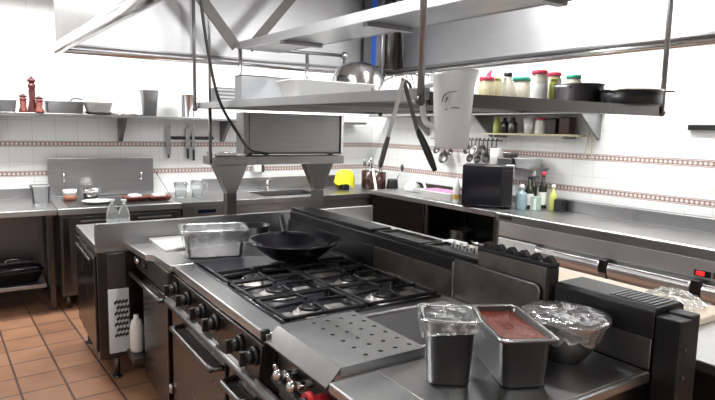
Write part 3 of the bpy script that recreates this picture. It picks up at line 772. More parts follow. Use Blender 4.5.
# ---------------- other half of the island
oc = thing('prep_counter', 'steel prep counter forming the far side of the island', 'counter', (2.3, 2.2, 0))
MB().box(1.925, 2.60, .78, 3.71, .86, .895, .004).build('worktop', 'top', oc, True)
MB().box(1.93, 2.57, .80, 3.71, .12, .859).build('body', 'dsteel', oc, True)
for x, y in ((1.98, .86), (2.50, .86), (1.98, 3.6), (2.50, 3.6)): MB().cyl((x, y, 0), (x, y, .12), .02, n=12).build('leg', 'dsteel', oc, True)
o = MB().box(2.02, 2.52, 1.04, 2.55, .8955, .925, .006).build('cutting_board', 'cream'); tag(o, 'long cream cutting board on the prep counter behind the flue', 'board')
def lid(loc, w, d, rz, label, tilt=0):
    t = thing('pan_lid', label, 'lid', loc, rz, 'flat steel lids on the prep counter')
    m = MB(); m.sweep_rr([(w, d, .02, 0), (w, d, .02, .01), (w-.04, d-.04, .02, .014), (w-.06, d-.06, .02, .010), (w-.08, d-.08, .02, .010)]); m.build('plate', 'bright', t)
    MB().tube([(-.04, 0, .011), (-.03, 0, .035), (.03, 0, .035), (.04, 0, .011)], .004, 6).build('handle', 'steel', t)
    t.rotation_euler = (tilt, 0, rz)
lid((2.26, 3.36, .896), .50, .36, .1, 'flat steel lid nearest the upstand on the prep counter')
lid((2.30, 2.97, .896), .46, .30, -.05, 'flat steel lid close behind the vented flue housing')
tag(MB().box(2.40, 2.57, 2.60, 2.75, .8955, .920, .004).build('steel_tray', 'whitegrey'), 'small pale tray beside the cream cutting board', 'tray')
t = thing('wire_handle_basket', 'wire basket handles showing above the near flue riser', 'basket', (1.98, 1.42, .896))
m = MB(); m.box(-.06, .06, -.18, .18, 0, .075, .004); m.build('mesh_body', 'dsteel', t)
for y in (.10, -.02): MB().tube([(0, y-.028, .075), (0, y-.02, .115), (0, y+.02, .115), (0, y+.028, .075)], .0035, 6).build('loop_handle', 'bright', t)

# crumpled cling film heap on the board
m = MB(); NX, NYg = 22, 16; vs = []
for i in range(NX):
    row = []
    for j in range(NYg):
        u, v = i/(NX-1)*2-1, j/(NYg-1)*2-1
        h = max(0, 1-u*u*.9-v*v*.8)
        row.append(m.bm.verts.new((u*.15+random.uniform(-.006, .006), v*.12+random.uniform(-.006, .006), .003+h*.05+random.uniform(-.001, .02)*h**.5)))
    vs.append(row)
for i in range(NX-1):
    for j in range(NYg-1): m.face((vs[i][j], vs[i+1][j], vs[i+1][j+1], vs[i][j+1]))
o = m.build('cling_film_heap', 'film'); tag(o, 'crumpled clear plastic film on the near end of the cream board', 'plastic film'); place(o, (2.36, 1.20, .926), .2)

# ------------------------------------------------------------------ food containers on the island
def gn(t, w, d, h, taper=.02, rim=.012, mat='bright', name='pan'):
    m = MB(); iw, idp = w-2*rim, d-2*rim
    m.sweep_rr([(iw-2*taper-.02, idp-2*taper-.02, .02, 0), (iw-2*taper, idp-2*taper, .025, .008), (iw-.004, idp-.004, .028, h-.006), (w, d, .02, h-.004), (w, d, .02, h),
                (iw-.004, idp-.004, .026, h), (iw-2*taper-.003, idp-2*taper-.003, .025, .012)], n=5)
    o = m.build(name, mat, t)
    m = MB(); m.sweep_rr([(iw-.006, idp-.006, .026, h+.0005), (w+.001, d+.001, .02, h+.0005), (w+.001, d+.001, .02, h+.003), (iw-.006, idp-.006, .026, h+.003), (iw-.006, idp-.006, .026, h+.0005)], c0=False, c1=False, n=5); m.build('rim', 'bright', t)
    return o
def wrap(t, w, d, h, drop, bulge, name='cling_film', mat='film', tap=.02):
    m = MB(); rings = []; n = 6
    def ring(s, z, j):
        return [(x*s+random.uniform(-j, j), y*s+random.uniform(-j, j), z+random.uniform(-j, j)) for x, y in rrect(w, d, .022, n)]
    base = []
    for x, y in rrect(w-2*tap, d-2*tap, .022, n):
        base.append((x+random.uniform(-.003, .006), y+random.uniform(-.003, .006), h-drop*random.uniform(.55, 1.1)))
    rings.append(base)
    rings.append(ring(.985, h-.03, .002)); rings.append(ring(1.025, h-.008, .001)); rings.append(ring(1.02, h+.003, .001)); 
    for s, b in ((.9, .4), (.75, .7), (.55, .9), (.35, 1), (.15, 1)): rings.append(ring(s, h+.003+bulge*b, .0025))
    m.loft(rings, False, True); return m.build(name, mat, t)

t = thing('wrapped_pan', 'half-size steel food pan wrapped in cling film beside the wok', 'food pan', (1.075, 3.12, .9005), math.radians(-14))
gn(t, .36, .265, .155, .018, mat='dsteel')
MB().sweep_rr([(.31, .215, .02, .09), (.312, .217, .02, .10)]).build('contents', 'dark', t)
wrap(t, .37, .275, .155, .12, .010, mat='film2')

t = thing('wrapped_tall_pan', 'tall narrow steel food pan with cling film stretched over its top', 'food pan', (1.10, 1.175, .9045), math.radians(-37))
gn(t, .170, .160, .197, .014, mat='pansteel')
wrap(t, .175, .165, .197, .045, -.006, tap=-.001)

t = thing('sauce_pan_insert', 'deep steel food pan full of red tomato sauce', 'food pan', (1.305, 1.135, .9045), math.radians(-27))
gn(t, .178, .328, .150, .012, mat='pansteel')
m = MB(); rings = []
for s in (1, .85, .65, .4, .15): rings.append([(x*s, y*s, .134+random.uniform(-.003, .006)) for x, y in rrect(.147, .297, .024, 6)])
m.loft(rings, True, True); m.build('tomato_sauce', 'sauce', t)

t = thing('covered_bowl', 'round steel bowl covered with crinkled film beside the flue', 'bowl', (1.535, 1.105, .9045))
m = MB(); m.lathe([(.058, 0), (.06, .006), (.066, .008), (.10, .055), (.122, .11), (.127, .138), (.134, .140), (.134, .143), (.122, .143), (.115, .11), (.094, .058), (.062, .014)], n=36); m.build('bowl_body', 'pansteel', t)
m = MB(); rings = []; n = 48
hem = [random.uniform(-.02, .012) for k in range(n)]
for q, (r, z, j) in enumerate(((.117, .092, .004), (.128, .118, .003), (.139, .137, .0015), (.138, .1465, .0015), (.118, .152, .005), (.09, .155, .006), (.06, .157, .006), (.03, .157, .005), (.008, .157, .002))):
    rings.append([((r+random.uniform(-j, j)*.6)*math.cos(2*PI*k/n), (r+random.uniform(-j, j)*.6)*math.sin(2*PI*k/n), z+random.uniform(-j, j)+(hem[k] if q == 0 else 0)) for k in range(n)])
m.loft(rings, False, True); m.build('film_cover', 'foil', t)

# wok
t = thing('wok_pan', 'large black wok standing on the far rear burner', 'wok', (1.38, 2.70, .9325))
m = MB(); m.lathe([(.12, 0), (.135, .004), (.20, .055), (.244, .092), (.254, .096), (.254, .099), (.242, .098), (.197, .060), (.13, .010), (.0005, .008)], n=48, cap1=False); m.build('bowl', 'blackgloss', t)
m = MB(); m.tube([(.05, .228, .090), (.09, .33, .115), (.14, .46, .145)], lambda f: .015+.006*f, 10); m.build('handle', 'black', t)
m = MB(); m.tube([(-.045, -.234, .085), (-.03, -.26, .10), (.03, -.26, .10), (.045, -.234, .085)], .006); m.build('loop_handle', 'black', t)

t = thing('black_pan', 'small black saucepan beyond the wok, behind the wrapped pan', 'pan', (1.42, 3.35, .9155))
m = MB(); m.lathe([(.085, 0), (.092, .005), (.098, .09), (.102, .094), (.096, .094), (.088, .01)], n=32); m.build('body', 'black', t)
MB().bar((-.09, .03, .075), (-.24, .10, .10), .018, .012, .004).build('handle', 'black', t)

# glass bottles on the fridge base behind the upstand
for (x, y, s, lab) in ((.695, 4.02, 1.0, 'clear glass bottle behind the upstand, left of its twin'), (.775, 4.05, .97, 'clear glass bottle behind the upstand, right of its twin')):
    t = thing('glass_bottle', lab, 'bottle', (x, y, .8845), 0, 'clear bottles behind the upstand')
    m = MB(); m.lathe([(.036*s, 0), (.038*s, .004), (.038*s, .15*s), (.03*s, .18*s), (.016*s, .205*s), (.015*s, .232*s), (.012*s, .232*s), (.012*s, .205*s), (.026*s, .178*s), (.034*s, .15*s), (.034*s, .006)]); m.build('body', 'glass', t)
    MB().lathe([(.018*s, .2325*s), (.018*s, .25*s)]).build('cap', 'whitegrey', t)

# ------------------------------------------------------------------ back wall units
LY = 5.42
wt = thing('work_table', 'open steel work table with lower shelf against the back wall', 'table', (-.3, 5.9, 0))
MB().box(-1.10, .50, LY, WY-.002, .85, .90, .006).build('worktop', 'top', wt, True)
MB().box(-1.10, .50, WY-.03, WY-.002, .9005, 1.0, .003).build('upstand', 'steel', wt, True)
MB().box(-1.06, .40, LY+.06, WY-.06, .215, .25, .004).build('lower_shelf', 'steel', wt, True)
for x in (-1.04, .45):
    for y in (LY+.10, WY-.10): MB().box(x-.022, x+.022, y-.022, y+.022, 0, .849, .003).build('leg', 'range', wt, True)
m = MB().box(-1.0, .42, LY+.5, LY+.51, .26, .84).build('back_panel', 'dsteel', wt, True)
t = thing('roasting_pan', 'black roasting pan on the lower shelf of the open table', 'pan', (.16, 5.66, .251), .1)
m = MB(); m.sweep_rr([(.36, .20, .06, 0), (.44, .26, .07, .10), (.46, .28, .07, .10), (.46, .28, .07, .108), (.42, .24, .06, .108), (.34, .18, .06, .012)]); m.build('body', 'black', t)
m = MB(); m.sweep_rr([(.45, .27, .07, .1085), (.43, .25, .07, .14), (.34, .18, .06, .165), (.1, .05, .02, .172)]); l = m.build('cover', 'blackgloss', t)
MB().tube([(-.05, 0, .168), (-.04, 0, .195), (.04, 0, .195), (.05, 0, .168)], .007).build('handle', 'steel', l)
t = thing('frying_pan', 'black frying pan beneath the open table, left of the roasting pan', 'pan', (-.30, 5.65, .251))
MB().lathe([(.11, 0), (.15, .05), (.155, .05), (.115, .004)], n=32).build('body', 'black', t)

gc = thing('griddle_cabinet', 'steel griddle cabinet with raised back lid on the back wall', 'griddle', (1.0, 5.9, 0))
MB().box(.505, 1.56, LY+.0, WY-.002, .845, .90, .005).build('worktop', 'top', gc, True)
MB().box(.52, 1.55, LY+.04, WY-.01, .12, .844).build('body', 'dsteel', gc, True)
MB().box(.60, 1.46, LY+.08, WY-.25, .9005, .908, .002).build('griddle_plate', 'dsteel', gc, True)
cv = MB().box(.515, 1.515, WY-.075, WY-.05, .905, 1.29, .006).build('back_lid', 'steel', gc, True)
for x in (.65, 1.38):
    m = MB(); m.tube([(x, WY-.076, 1.06), (x, WY-.11, 1.07), (x, WY-.11, 1.13), (x, WY-.076, 1.14)], .009); m.build('handle', 'bright', cv, True)
for x0, x1 in ((.535, .585), (.60, 1.06), (1.08, 1.54)): 
    d = MB().box(x0, x1, LY+.022, LY+.039, .16, .82, .003).build('door' if x1-x0 > .1 else 'side_panel', 'dsteel' if x1-x0 > .1 else 'range', gc, True)
    if x1-x0 > .1: MB().bar((x0+.08, LY+.01, .78), (x1-.08, LY+.01, .78), .016, .016, .003).build('handle', 'steel', d, True)
for x in (.57, 1.5):
    for y in (LY+.09, WY-.1): MB().cyl((x, y, 0), (x, y, .12), .02, n=12).build('leg', 'dsteel', gc, True)

sk = thing('sink_unit', 'long stainless sink counter below the wall panels', 'sink', (3.0, 5.9, 0))
SX0, SX1 = 1.565, WX-.003
m = MB(); bx0, bx1, by0, by1 = 2.5, 3.2, 5.6, 6.1
m.box(SX0, bx0, LY, WY-.002, .845, .90, .003); m.box(bx1, SX1, LY, WY-.002, .845, .90, .003)
m.box(bx0, bx1, LY, by0, .845, .90, .003); m.box(bx0, bx1, by1, WY-.002, .845, .90, .003); m.build('worktop', 'steel', sk, True)
m = MB(); m.box(bx0, bx1, by0, by1, .65, .655); m.box(bx0-.004, bx0, by0, by1, .65, .844); m.box(bx1, bx1+.004, by0, by1, .65, .844); m.box(bx0, bx1, by0-.004, by0, .65, .844); m.box(bx0, bx1, by1, by1+.004, .65, .844); m.build('basin', 'dsteel', sk, True)
MB().box(SX0+.01, SX1, LY+.03, LY+.06, .12, .843).build('front_panel', 'steel', sk, True)
MB().box(2.06, 3.98, WY-.04, WY-.004, .9005, 1.04, .004).build('upstand', 'steel', sk, True)
MB().box(SX0+.01, SX1, LY+.2, WY-.05, .02, .119).build('plinth', 'dark', sk, True)
m = MB(); m.cyl((2.80, 6.2, .901), (2.80, 6.2, 1.02), .018, n=14); m.tube([(2.80, 6.2, 1.02), (2.79, 6.15, 1.05), (2.74, 6.0, 1.06), (2.70, 5.92, 1.03)], .012, 8); m.box(2.785, 2.86, 6.19, 6.21, 1.015, 1.03, .003)
m.build('faucet', 'bright', sk, True)
d = MB().box(1.68, 1.98, LY+.018, LY+.0295, .77, .835, .003).build('display_panel', 'steel', sk, True)
MB().box(1.72, 1.90, LY+.0145, LY+.0175, .785, .82, .001).build('display', 'darkblue', d, True)

t = thing('soap_dispenser', 'white soap dispenser on the wall above the sink', 'dispenser', (2.72, WY, 1.10))
MB().box(-.045, .045, -.09, -.002, 0, .13, .015).build('body', 'white', t)
MB().box(.05, .085, -.07, -.002, .0, .12, .006).build('lever', 'dsteel', t)

# things on the back counters
def put(mb, name, mat, label, cat, loc, rz=0, group=None):
    o = mb.build(name, mat); tag(o, label, cat, group); place(o, loc, rz); return o
t = thing('steel_container', 'square steel container on the open work table', 'container', (.42, 5.96, .9005))
m = MB(); m.sweep_rr([(.13, .13, .02, 0), (.155, .155, .02, .15), (.175, .175, .02, .152), (.175, .175, .02, .158), (.15, .15, .02, .158), (.125, .125, .02, .01)]); m.build('body', 'pansteel', t)
m = MB(); m.sweep_rr([(.17, .17, .02, .1585), (.17, .17, .02, .163), (.12, .12, .02, .166)]); m.build('lid', 'steel', t)
GZ = .9085
t = thing('food_tub', 'white tub with an orange base at the griddle back', 'tub', (.665, 5.98, GZ))
MB().lathe([(.05, 0), (.055, .002), (.056, .05)]).build('base', 'orange', t); MB().lathe([(.055, .0505), (.062, .10), (.058, .10), (.05, .055)]).build('cup', 'white', t)
put(MB().lathe([(.06, 0), (.10, .09), (.097, .09), (.056, .005)], n=28), 'steel_bowl', 'bright', 'small steel bowl against the raised griddle lid', 'bowl', (.86, 6.08, GZ))
put(MB().lathe([(.07, 0), (.08, .004), (.138, .022), (.140, .026), (.08, .012), (.0005, .01)], n=36, cap1=False), 'white_plate', 'china', 'white china plate on the griddle edge', 'plate', (.86, 5.66, GZ))
def food_tray(x, y, lab):
    t = thing('red_tray', lab, 'tray', (x, y, GZ), .05, 'red food trays on the griddle')
    m = MB(); m.sweep_rr([(.17, .20, .02, 0), (.20, .23, .02, .035), (.21, .24, .02, .036), (.19, .22, .02, .036), (.17, .20, .02, .008)]); m.build('tray', 'redfood', t)
    m = MB(); m.sweep_rr([(.12, .15, .04, .0365), (.11, .14, .04, .055), (.05, .06, .02, .062)]); m.build('portion', 'china', t)
food_tray(1.20, 5.74, 'red tray with white food, the one closer to the white plate')
food_tray(1.42, 5.72, 'red tray with white food, the one closer to the glass jugs')
def glass_jug(x, y, h, lab):
    t = thing('glass_jug', lab, 'jug', (x, y, .9005), 0, 'glass jugs on the sink counter')
    m = MB(); m.lathe([(.05, 0), (.055, .004), (.06, h*.6), (.07, h), (.066, h), (.056, h*.6), (.05, .008)]); m.build('body', 'glass', t)
    MB().tube([(.06, 0, h*.85), (.10, 0, h*.8), (.095, 0, h*.3), (.056, 0, h*.25)], .007).build('handle', 'glass', t)
glass_jug(1.66, 5.80, .16, 'glass jug on the sink counter nearest the red trays')
glass_jug(1.85, 5.86, .17, 'glass jug on the sink counter nearest the bridge post')
put(MB().bar((0, 0, .008), (-.12, .02, .22), .03, .006, .002).bar((-.12, .02, .22), (-.135, .022, .26), .02, .012, .003), 'kitchen_spatula', 'dsteel', 'dark spatula leaning between red trays and glass jugs', 'spatula', (1.62, 6.05, .90))
# yellow bag by the sink corner
m = MB(); n = 28; rings = []
for q, (r, z, j) in enumerate(((.125, .06, .012), (.12, .11, .015), (.112, .17, .012), (.095, .215, .012), (.05, .238, .008), (.012, .242, .002))):
    rings.append([((r+random.uniform(-j, j))*1.1*math.cos(2*PI*k/n), (r+random.uniform(-j, j))*.75*math.sin(2*PI*k/n), z+random.uniform(-j, j)*.5+(.035*math.sin(2*PI*k/n*2+.8)+.03*math.sin(2*PI*k/n*3) if q == 0 else 0)) for k in range(n)])
m.loft(rings, False, True); o = put(m, 'yellow_cloth', 'yellow', 'bright yellow cloth draped over an added dark can beyond the sink', 'cloth', (3.69, 5.90, .9005))
put(MB().lathe([(.055, 0), (.06, .004), (.06, .19), (.05, .196)], n=20), 'added_dark_can', 'black', 'dark can added to blacken the hollow beneath the bright yellow cloth', 'can', (3.69, 5.90, .9005))  # added can: its black stands in for the dark hollow under the cloth
# knives and magnetic strip
ms = put(MB().box(1.68, 2.20, -.03, -.001, -.018, .018, .003), 'magnetic_strip', 'black', 'black magnetic knife strip on the back wall', 'knife rack', (0, WY, 1.50))
def knife(x, z0, z1, w, h, lab):
    t = thing('kitchen_knife', lab, 'knife', (x, WY-.034, z0), 0, 'knives on the magnetic strip')
    H = z1-z0
    m = MB(); m.prism([(-w/2, h), (w/2, h), (w/2, H-.03), (w/2-.006, H), (-w/2, H-.08)], 'y', -.0025, 0); m.build('blade', 'steel', t)
    m = MB(); m.box(-.012, .012, -.012, .008, 0, h, .004); m.build('handle', 'black' if h > .05 else 'dsteel', t)
knife(1.64+.05, 1.28, 1.66, .05, .04, 'long knife on the left end of the magnetic strip')
knife(1.90, 1.27, 1.66, .045, .11, 'broad black-handled knife on the magnetic strip')
knife(1.965, 1.25, 1.63, .028, .12, 'narrow black-handled knife on the magnetic strip')

# ------------------------------------------------------------------ wall shelves
ws = thing('wall_shelf', 'long stainless shelf on brackets along the back wall', 'shelf', (1.6, WY, 1.70))
MB().box(-1.6, 4.10, WY-.32, WY-.002, 1.695, 1.725, .004).build('shelf_board', 'steel', ws, True)
for x in (.10, 1.20, 2.30, 3.05):
    m = MB(); m.prism([(WY-.30, 1.694), (WY-.002, 1.694), (WY-.002, 1.46), (WY-.04, 1.46)], 'x', x-.02, x+.02); m.build('bracket', 'dsteel', ws, True)
SZ = 1.7255
def mill(x, y, h, mat, lab):
    t = thing('pepper_mill', lab, 'mill', (x, y, SZ), 0, 'mills on the back shelf')
    s = h/.32
    m = MB(); m.lathe([(.036, 0), (.038, .01), (.036, .05*s), (.024, .11*s), (.03, .18*s), (.026, .215*s), (.034, .225*s), (.034, .25*s), (.02, .262*s)], n=20); m.build('body', mat, t)
    m = MB(); m.lathe([(.02, .2625*s), (.036, .275*s), (.034, .295*s), (.016, .305*s), (.012, .32*s), (.0005, .322*s)], n=20, cap1=False); m.build('crown', 'wood', t)
mill(.40, 6.12, .33, 'wood', 'tall dark red pepper mill on the back shelf')
mill(.452, 6.06, .15, 'redfood', 'short red mill next to the tall pepper mill')
mill(.33, 6.2, .17, 'redfood', 'short reddish mill left of the tall pepper mill')
def pan_on_shelf(name, lab, x, w, d, h, mat, cat='pan', y=6.17):
    t = thing(name, lab, cat, (x, y, SZ))
    m = MB(); m.sweep_rr([(w-.04, d-.04, .02, 0), (w-.015, d-.015, .02, h-.006), (w, d, .02, h-.005), (w, d, .02, h), (w-.02, d-.02, .02, h), (w-.045, d-.045, .02, .006)]); m.build('body', mat, t); return t
pan_on_shelf('shelf_pan', 'square steel pan left of the pepper mills on the shelf', .20, .16, .2, .11, 'steel')
t = pan_on_shelf('baking_tray', 'long steel roasting tray right of the pepper mills', .665, .34, .26, .115, 'steel', 'tray')
MB().tube([(.05, -.02, .117), (.09, -.02, .15), (.16, -.02, .14)], .008).build('handle', 'dsteel', t)
t = thing('plastic_tub', 'white plastic tub on a dark saucer on the back shelf', 'tub', (.965, 6.15, SZ))
MB().lathe([(.09, 0), (.13, .025), (.125, .025), (.085, .004)], n=28).build('saucer', 'dsteel', t)
MB().sweep_rr([(.20, .14, .03, .026), (.25, .19, .03, .115), (.26, .20, .03, .118), (.24, .18, .03, .118), (.19, .13, .03, .032)]).build('tub', 'white', t)
t = thing('steel_beaker', 'tall tapered steel container alone mid-shelf', 'container', (1.455, 6.15, SZ))
MB().sweep_rr([(.12, .12, .02, 0), (.15, .15, .02, .245), (.17, .17, .02, .248), (.17, .17, .02, .262), (.145, .145, .02, .262), (.115, .115, .02, .01)]).build('body', 'steel', t)
t = thing('steel_pot', 'cylindrical steel pot on the shelf behind the rack corner', 'pot', (1.86, 6.17, SZ))
MB().lathe([(.06, 0), (.065, .004), (.075, .23), (.08, .234), (.08, .238), (.072, .238), (.06, .008)], n=28).build('body', 'bright', t)
MB().tube([(.075, 0, .20), (.12, 0, .20), (.12, 0, .12), (.072, 0, .10)], .006).build('handle', 'steel', t)
for x, w, lab in ((1.10, .05, 'tiny grey lid lying right of the plastic tub'), (1.28, .1, 'small grey dish lying left of the tall steel container')):
    put(MB().lathe([(w, 0), (w*1.1, .012), (w*.6, .02)], n=24), 'small_dish', 'steel', lab, 'dish', (x, 6.15, SZ))

rs = thing('right_wall_shelf', 'stainless shelf on triangular brackets along the right wall', 'shelf', (WX, 4.4, 1.72))
MB().box(WX-.30, WX-.002, 2.92, 6.03, 1.795, 1.825, .004).build('shelf_board', 'steel', rs, True)
for y in (2.96, 4.2, 5.2):
    m = MB(); m.prism([(WX-.28, 1.794), (WX-.002, 1.794), (WX-.002, 1.58), (WX-.02, 1.58)], 'y', y-.012, y+.012); m.build('bracket', 'steel', rs, True)
ls = thing('lower_wall_shelf', 'pale lower shelf of bottles beneath the right wall shelf', 'shelf', (WX, 3.65, 1.6))
MB().box(WX-.20, WX-.002, 3.08, 4.14, 1.605, 1.623, .003).build('shelf_board', 'palewood', ls, True)
for y in (3.2, 4.0): MB().box(WX-.18, WX-.002, y-.01, y+.01, 1.58, 1.604).build('bracket', 'steel', ls, True)
BZ = 1.6235
def wall_bottle(y, r, h, mat, lab, name='bottle', x=WX-.12, capm=None):
    t = thing(name, lab, 'bottle', (x, y, BZ), 0, 'bottles on the lower wall shelf')
    MB().lathe([(r*.92, 0), (r, .005), (r, h*.7), (r*.5, h*.88), (r*.45, h)], n=18).build('body', mat, t)
    MB().lathe([(r*.5, h+.0005), (r*.5, h+.012)], n=14).build('cap', capm or mat, t)
wall_bottle(4.02, .038, .15, 'yelgreen', 'yellow-green bottle under the right wall shelf', capm='yelgreen')
wall_bottle(3.92, .036, .14, 'darkglass', 'dark bottle beside the yellow-green one on the lower shelf', capm='black')
wall_bottle(3.82, .042, .14, 'dsteel', 'grey steel shaker on the lower wall shelf', capm='dsteel')
put(MB().lathe([(.042, 0), (.054, .155), (.051, .155), (.033, .006)], n=24), 'white_cup', 'white', 'white plastic cup on the lower wall shelf', 'cup', (WX-.12, 3.62, BZ))
t = thing('white_jar', 'white jar with red lid on the lower wall shelf', 'jar', (WX-.12, 3.48, BZ))
MB().lathe([(.05, 0), (.052, .004), (.052, .115), (.045, .125)], n=20).build('body', 'labelwhite', t); MB().lathe([(.047, .1255), (.047, .146)], n=20).build('lid', 'lidred', t)
put(MB().box(-.06, .06, -.055, .055, 0, .14, .008), 'black_box', 'black', 'black box right of the white jar on the lower shelf', 'box', (WX-.11, 3.34, BZ))
put(MB().box(-.05, .05, -.055, .055, 0, .15, .008), 'black_tin', 'brown', 'dark brown tin at the near end of the lower shelf', 'tin', (WX-.11, 3.205, BZ))
for k, (y, lab) in enumerate(((2.975, 'pale wooden stick hanging nearer the shelf end'), (2.955, 'pale wooden stick hanging just off the shelf end'))):
    put(MB().bar((0, 0, 0), (0, .05-.06*k, -.25), .012, .007, .002), 'wooden_stick', 'palewood', lab, 'stick', (WX-.03, y+.055, 1.655), 0, 'wooden sticks by the right shelf')
put(MB().box(-.035, -.002, -.7, 0, -.02, .02, .003), 'wall_strip', 'black', 'black magnetic strip alone on the right wall', 'knife rack', (WX, 2.215, 1.692))

# ------------------------------------------------------------------ right counters
RXF, RZT = 3.72, .94
fc = thing('open_counter', 'dark steel counter with open shelf in the far right corner', 'counter', (4.05, 4.4, 0))
MB().box(RXF, WX-.003, 3.45, LY-.003, RZT-.05, RZT, .005).build('worktop', 'top', fc, True)
MB().box(RXF+.06, WX-.003, 3.45, LY-.01, .45, .48, .003).build('shelf', 'dsteel', fc, True)
MB().box(WX-.06, WX-.01, 3.46, LY-.01, .05, RZT-.051).build('back_panel', 'dark', fc, True)
MB().box(WX-.03, WX-.003, 3.47, LY-.003, RZT+.0005, RZT+.07, .003).build('upstand', 'dsteel', fc, True)
for y in (3.50, 4.45, 5.36):
    for x in (RXF+.08, WX-.10): MB().box(x-.02, x+.02, y-.02, y+.02, 0, RZT-.051, .003).build('leg', 'dsteel', fc, True)
MB().box(RXF+.05, RXF+.07, 4.48, LY-.01, .06, RZT-.051, .003).build('side_panel', 'range', fc, True)
t = thing('shelf_pot', 'dull steel pot on the open shelf under the far right counter', 'pot', (4.02, 4.18, .481))
MB().lathe([(.12, 0), (.125, .005), (.125, .16), (.13, .165), (.12, .165), (.115, .01)], n=28).build('body', 'dsteel', t)
t = thing('shelf_bowl', 'steel bowl beside the pot on the open counter shelf', 'bowl', (4.0, 3.82, .481))
MB().lathe([(.07, 0), (.15, .11), (.147, .11), (.066, .006)], n=28).build('body', 'bright', t)

rc = thing('refrigerated_counter', 'long steel refrigerated counter along the right wall', 'counter', (4.05, 1.4, 0))
CY0, CY1 = -1.4, 3.44
m = MB(); m.prism([(RXF, .865), (RXF, .93), (RXF+.01, RZT), (WX-.003, RZT), (WX-.003, .865)], 'y', CY0, CY1, .004); m.build('worktop', 'top', rc, True)
MB().box(WX-.09, WX-.003, CY0, CY1-.10, RZT+.0005, 1.045, .005).build('upstand', 'steel', rc, True)
MB().box(RXF+.02, WX-.01, CY0, CY1, .10, .864).build('body', 'steel', rc, True)
MB().box(RXF+.003, RXF+.019, CY0, 3.40, .74, .862, .002).build('fascia', 'hoodsteel', rc, True)
MB().box(RXF-.002, RXF+.0025, 3.26, 3.40, .885, .92, .001).build('badge', 'dsteel', rc, True)
sw = MB().box(RXF-.004, RXF+.0028, 1.66, 1.76, .755, .795, .002).build('switch_plate', 'black', rc, True)
MB().box(RXF-.009, RXF-.0045, 1.695, 1.745, .762, .788, .002).build('switch', 'glow', sw, True)
sw = MB().box(RXF-.004, RXF+.0028, 1.60, 1.645, .755, .795, .002).build('switch_plate', 'dsteel', rc, True)
MB().cyl((RXF-.0045, 1.622, .775), (RXF-.009, 1.622, .775), .012, n=14).build('lamp', 'lidred', sw, True)
for k, (y0, y1) in enumerate(((2.36, 2.98), (1.72, 2.34), (1.08, 1.70), (.44, 1.06), (-.20, .42))):
    d = MB().box(RXF-.012, RXF+.019, y0, y1, .14, .70, .004).build('door', 'hoodsteel', rc, True)
    m = MB(); m.prism([(RXF-.012, .61), (RXF-.035, .625), (RXF-.05, .655), (RXF-.05, .685), (RXF-.036, .707), (RXF-.012, .715)], 'y', y0+.04, y1-.01, .004); m.build('handle', 'hoodsteel', d, True)
    m = MB(); m.tube([(RXF-.05, y0+.05, .712), (RXF-.052, y1-.03, .716), (RXF-.02, y1-.01, .716)], .007, 8, smoothpath=False); m.build('edge_trim', 'steel', d, True)
    m = MB(); m.box(RXF-.05, RXF+.0, y0-.02, y0+.035, .64, .735, .006); m.build('hinge_block', 'black', d, True)
MB().box(RXF+.0, RXF+.019, 3.0, 3.40, .14, .72, .003).build('motor_panel', 'whitegrey', rc, True)
MB().box(RXF+.06, WX-.05, CY0+.02, CY1-.02, 0, .099).build('plinth', 'dark', rc, True)

# microwave
mw = thing('microwave', 'black microwave oven on the right counter', 'microwave', (3.955, 3.775, RZT+.0005), math.radians(41))
MB().box(-.19, .10, -.225, .225, .012, .39, .012).build('cabinet', 'black', mw)
MB().box(-.21, -.191, -.125, .222, .02, .385, .004).build('door', 'blackgloss', mw)
p = MB().box(-.208, -.191, -.224, -.13, .02, .385, .004).build('control_panel', 'black', mw)
for z in (.30, .12): MB().cyl((-.2085, -.177, z), (-.225, -.177, z), .022, n=18).build('dial', 'black', p)
MB().box(-.212, -.2085, -.21, -.145, .335, .357).build('display', 'dark', p)
for x in (-.15, .08):
    for y in (-.2, .2): MB().cyl((x, y, 0), (x, y, .0118), .018, n=10).build('foot', 'rubber', mw)
wc = MB().box(-.17, -.05, -.232, -.227, .29, .395, .002).box(-.17, -.05, -.232, -.16, .3912, .3955, .001).build('white_cloth', 'white')
tag(wc, 'small white cloth hanging over the microwave corner', 'cloth'); place(wc, (3.955, 3.775, RZT+.0005), math.radians(41))

# little wall shelf with pans above the bottles
ss = thing('small_wall_shelf', 'small steel shelf behind the microwave holding pans', 'shelf', (WX, 3.8, 1.3))
MB().box(WX-.28, WX-.002, 3.46, 4.05, 1.292, 1.308, .003).build('shelf_board', 'steel', ss, True)
for y in (3.50, 4.01): 
    m = MB(); m.prism([(WX-.25, 1.2915), (WX-.002, 1.2915), (WX-.002, 1.18)], 'y', y-.008, y+.008); m.build('bracket', 'steel', ss, True)
def small_pan(y, w, h, lab, mat='steel'):
    t = thing('small_pan', lab, 'pan', (WX-.15, y, 1.3085), 0, 'small pans behind the microwave')
    m = MB(); m.sweep_rr([(.16, w-.03, .02, 0), (.18, w-.01, .02, h-.005), (.20, w, .02, h-.004), (.20, w, .02, h), (.17, w-.02, .02, h), (.155, w-.035, .02, .006)]); m.build('body', mat, t); return t
small_pan(3.80, .20, .075, 'steel pan on the small shelf nearer the white carton')
small_pan(3.58, .20, .085, 'steel pan on the small shelf nearer the right wall tiles', 'whitegrey')
put(MB().sweep_rr([(.10, .10, .01, 0), (.10, .10, .01, .16), (.09, .09, .01, .165)]), 'white_carton', 'white', 'white carton on the small shelf beside the ladles', 'carton', (WX-.15, 3.975, 1.3085))
put(MB().sweep_rr([(.10, .09, .01, 0), (.12, .11, .01, .05), (.12, .11, .01, .055), (.10, .09, .01, .055), (.09, .08, .01, .006)]), 'small_dish', 'steel', 'little steel dish stacked on the pan beside the carton', 'dish', (WX-.15, 3.80, 1.3842))

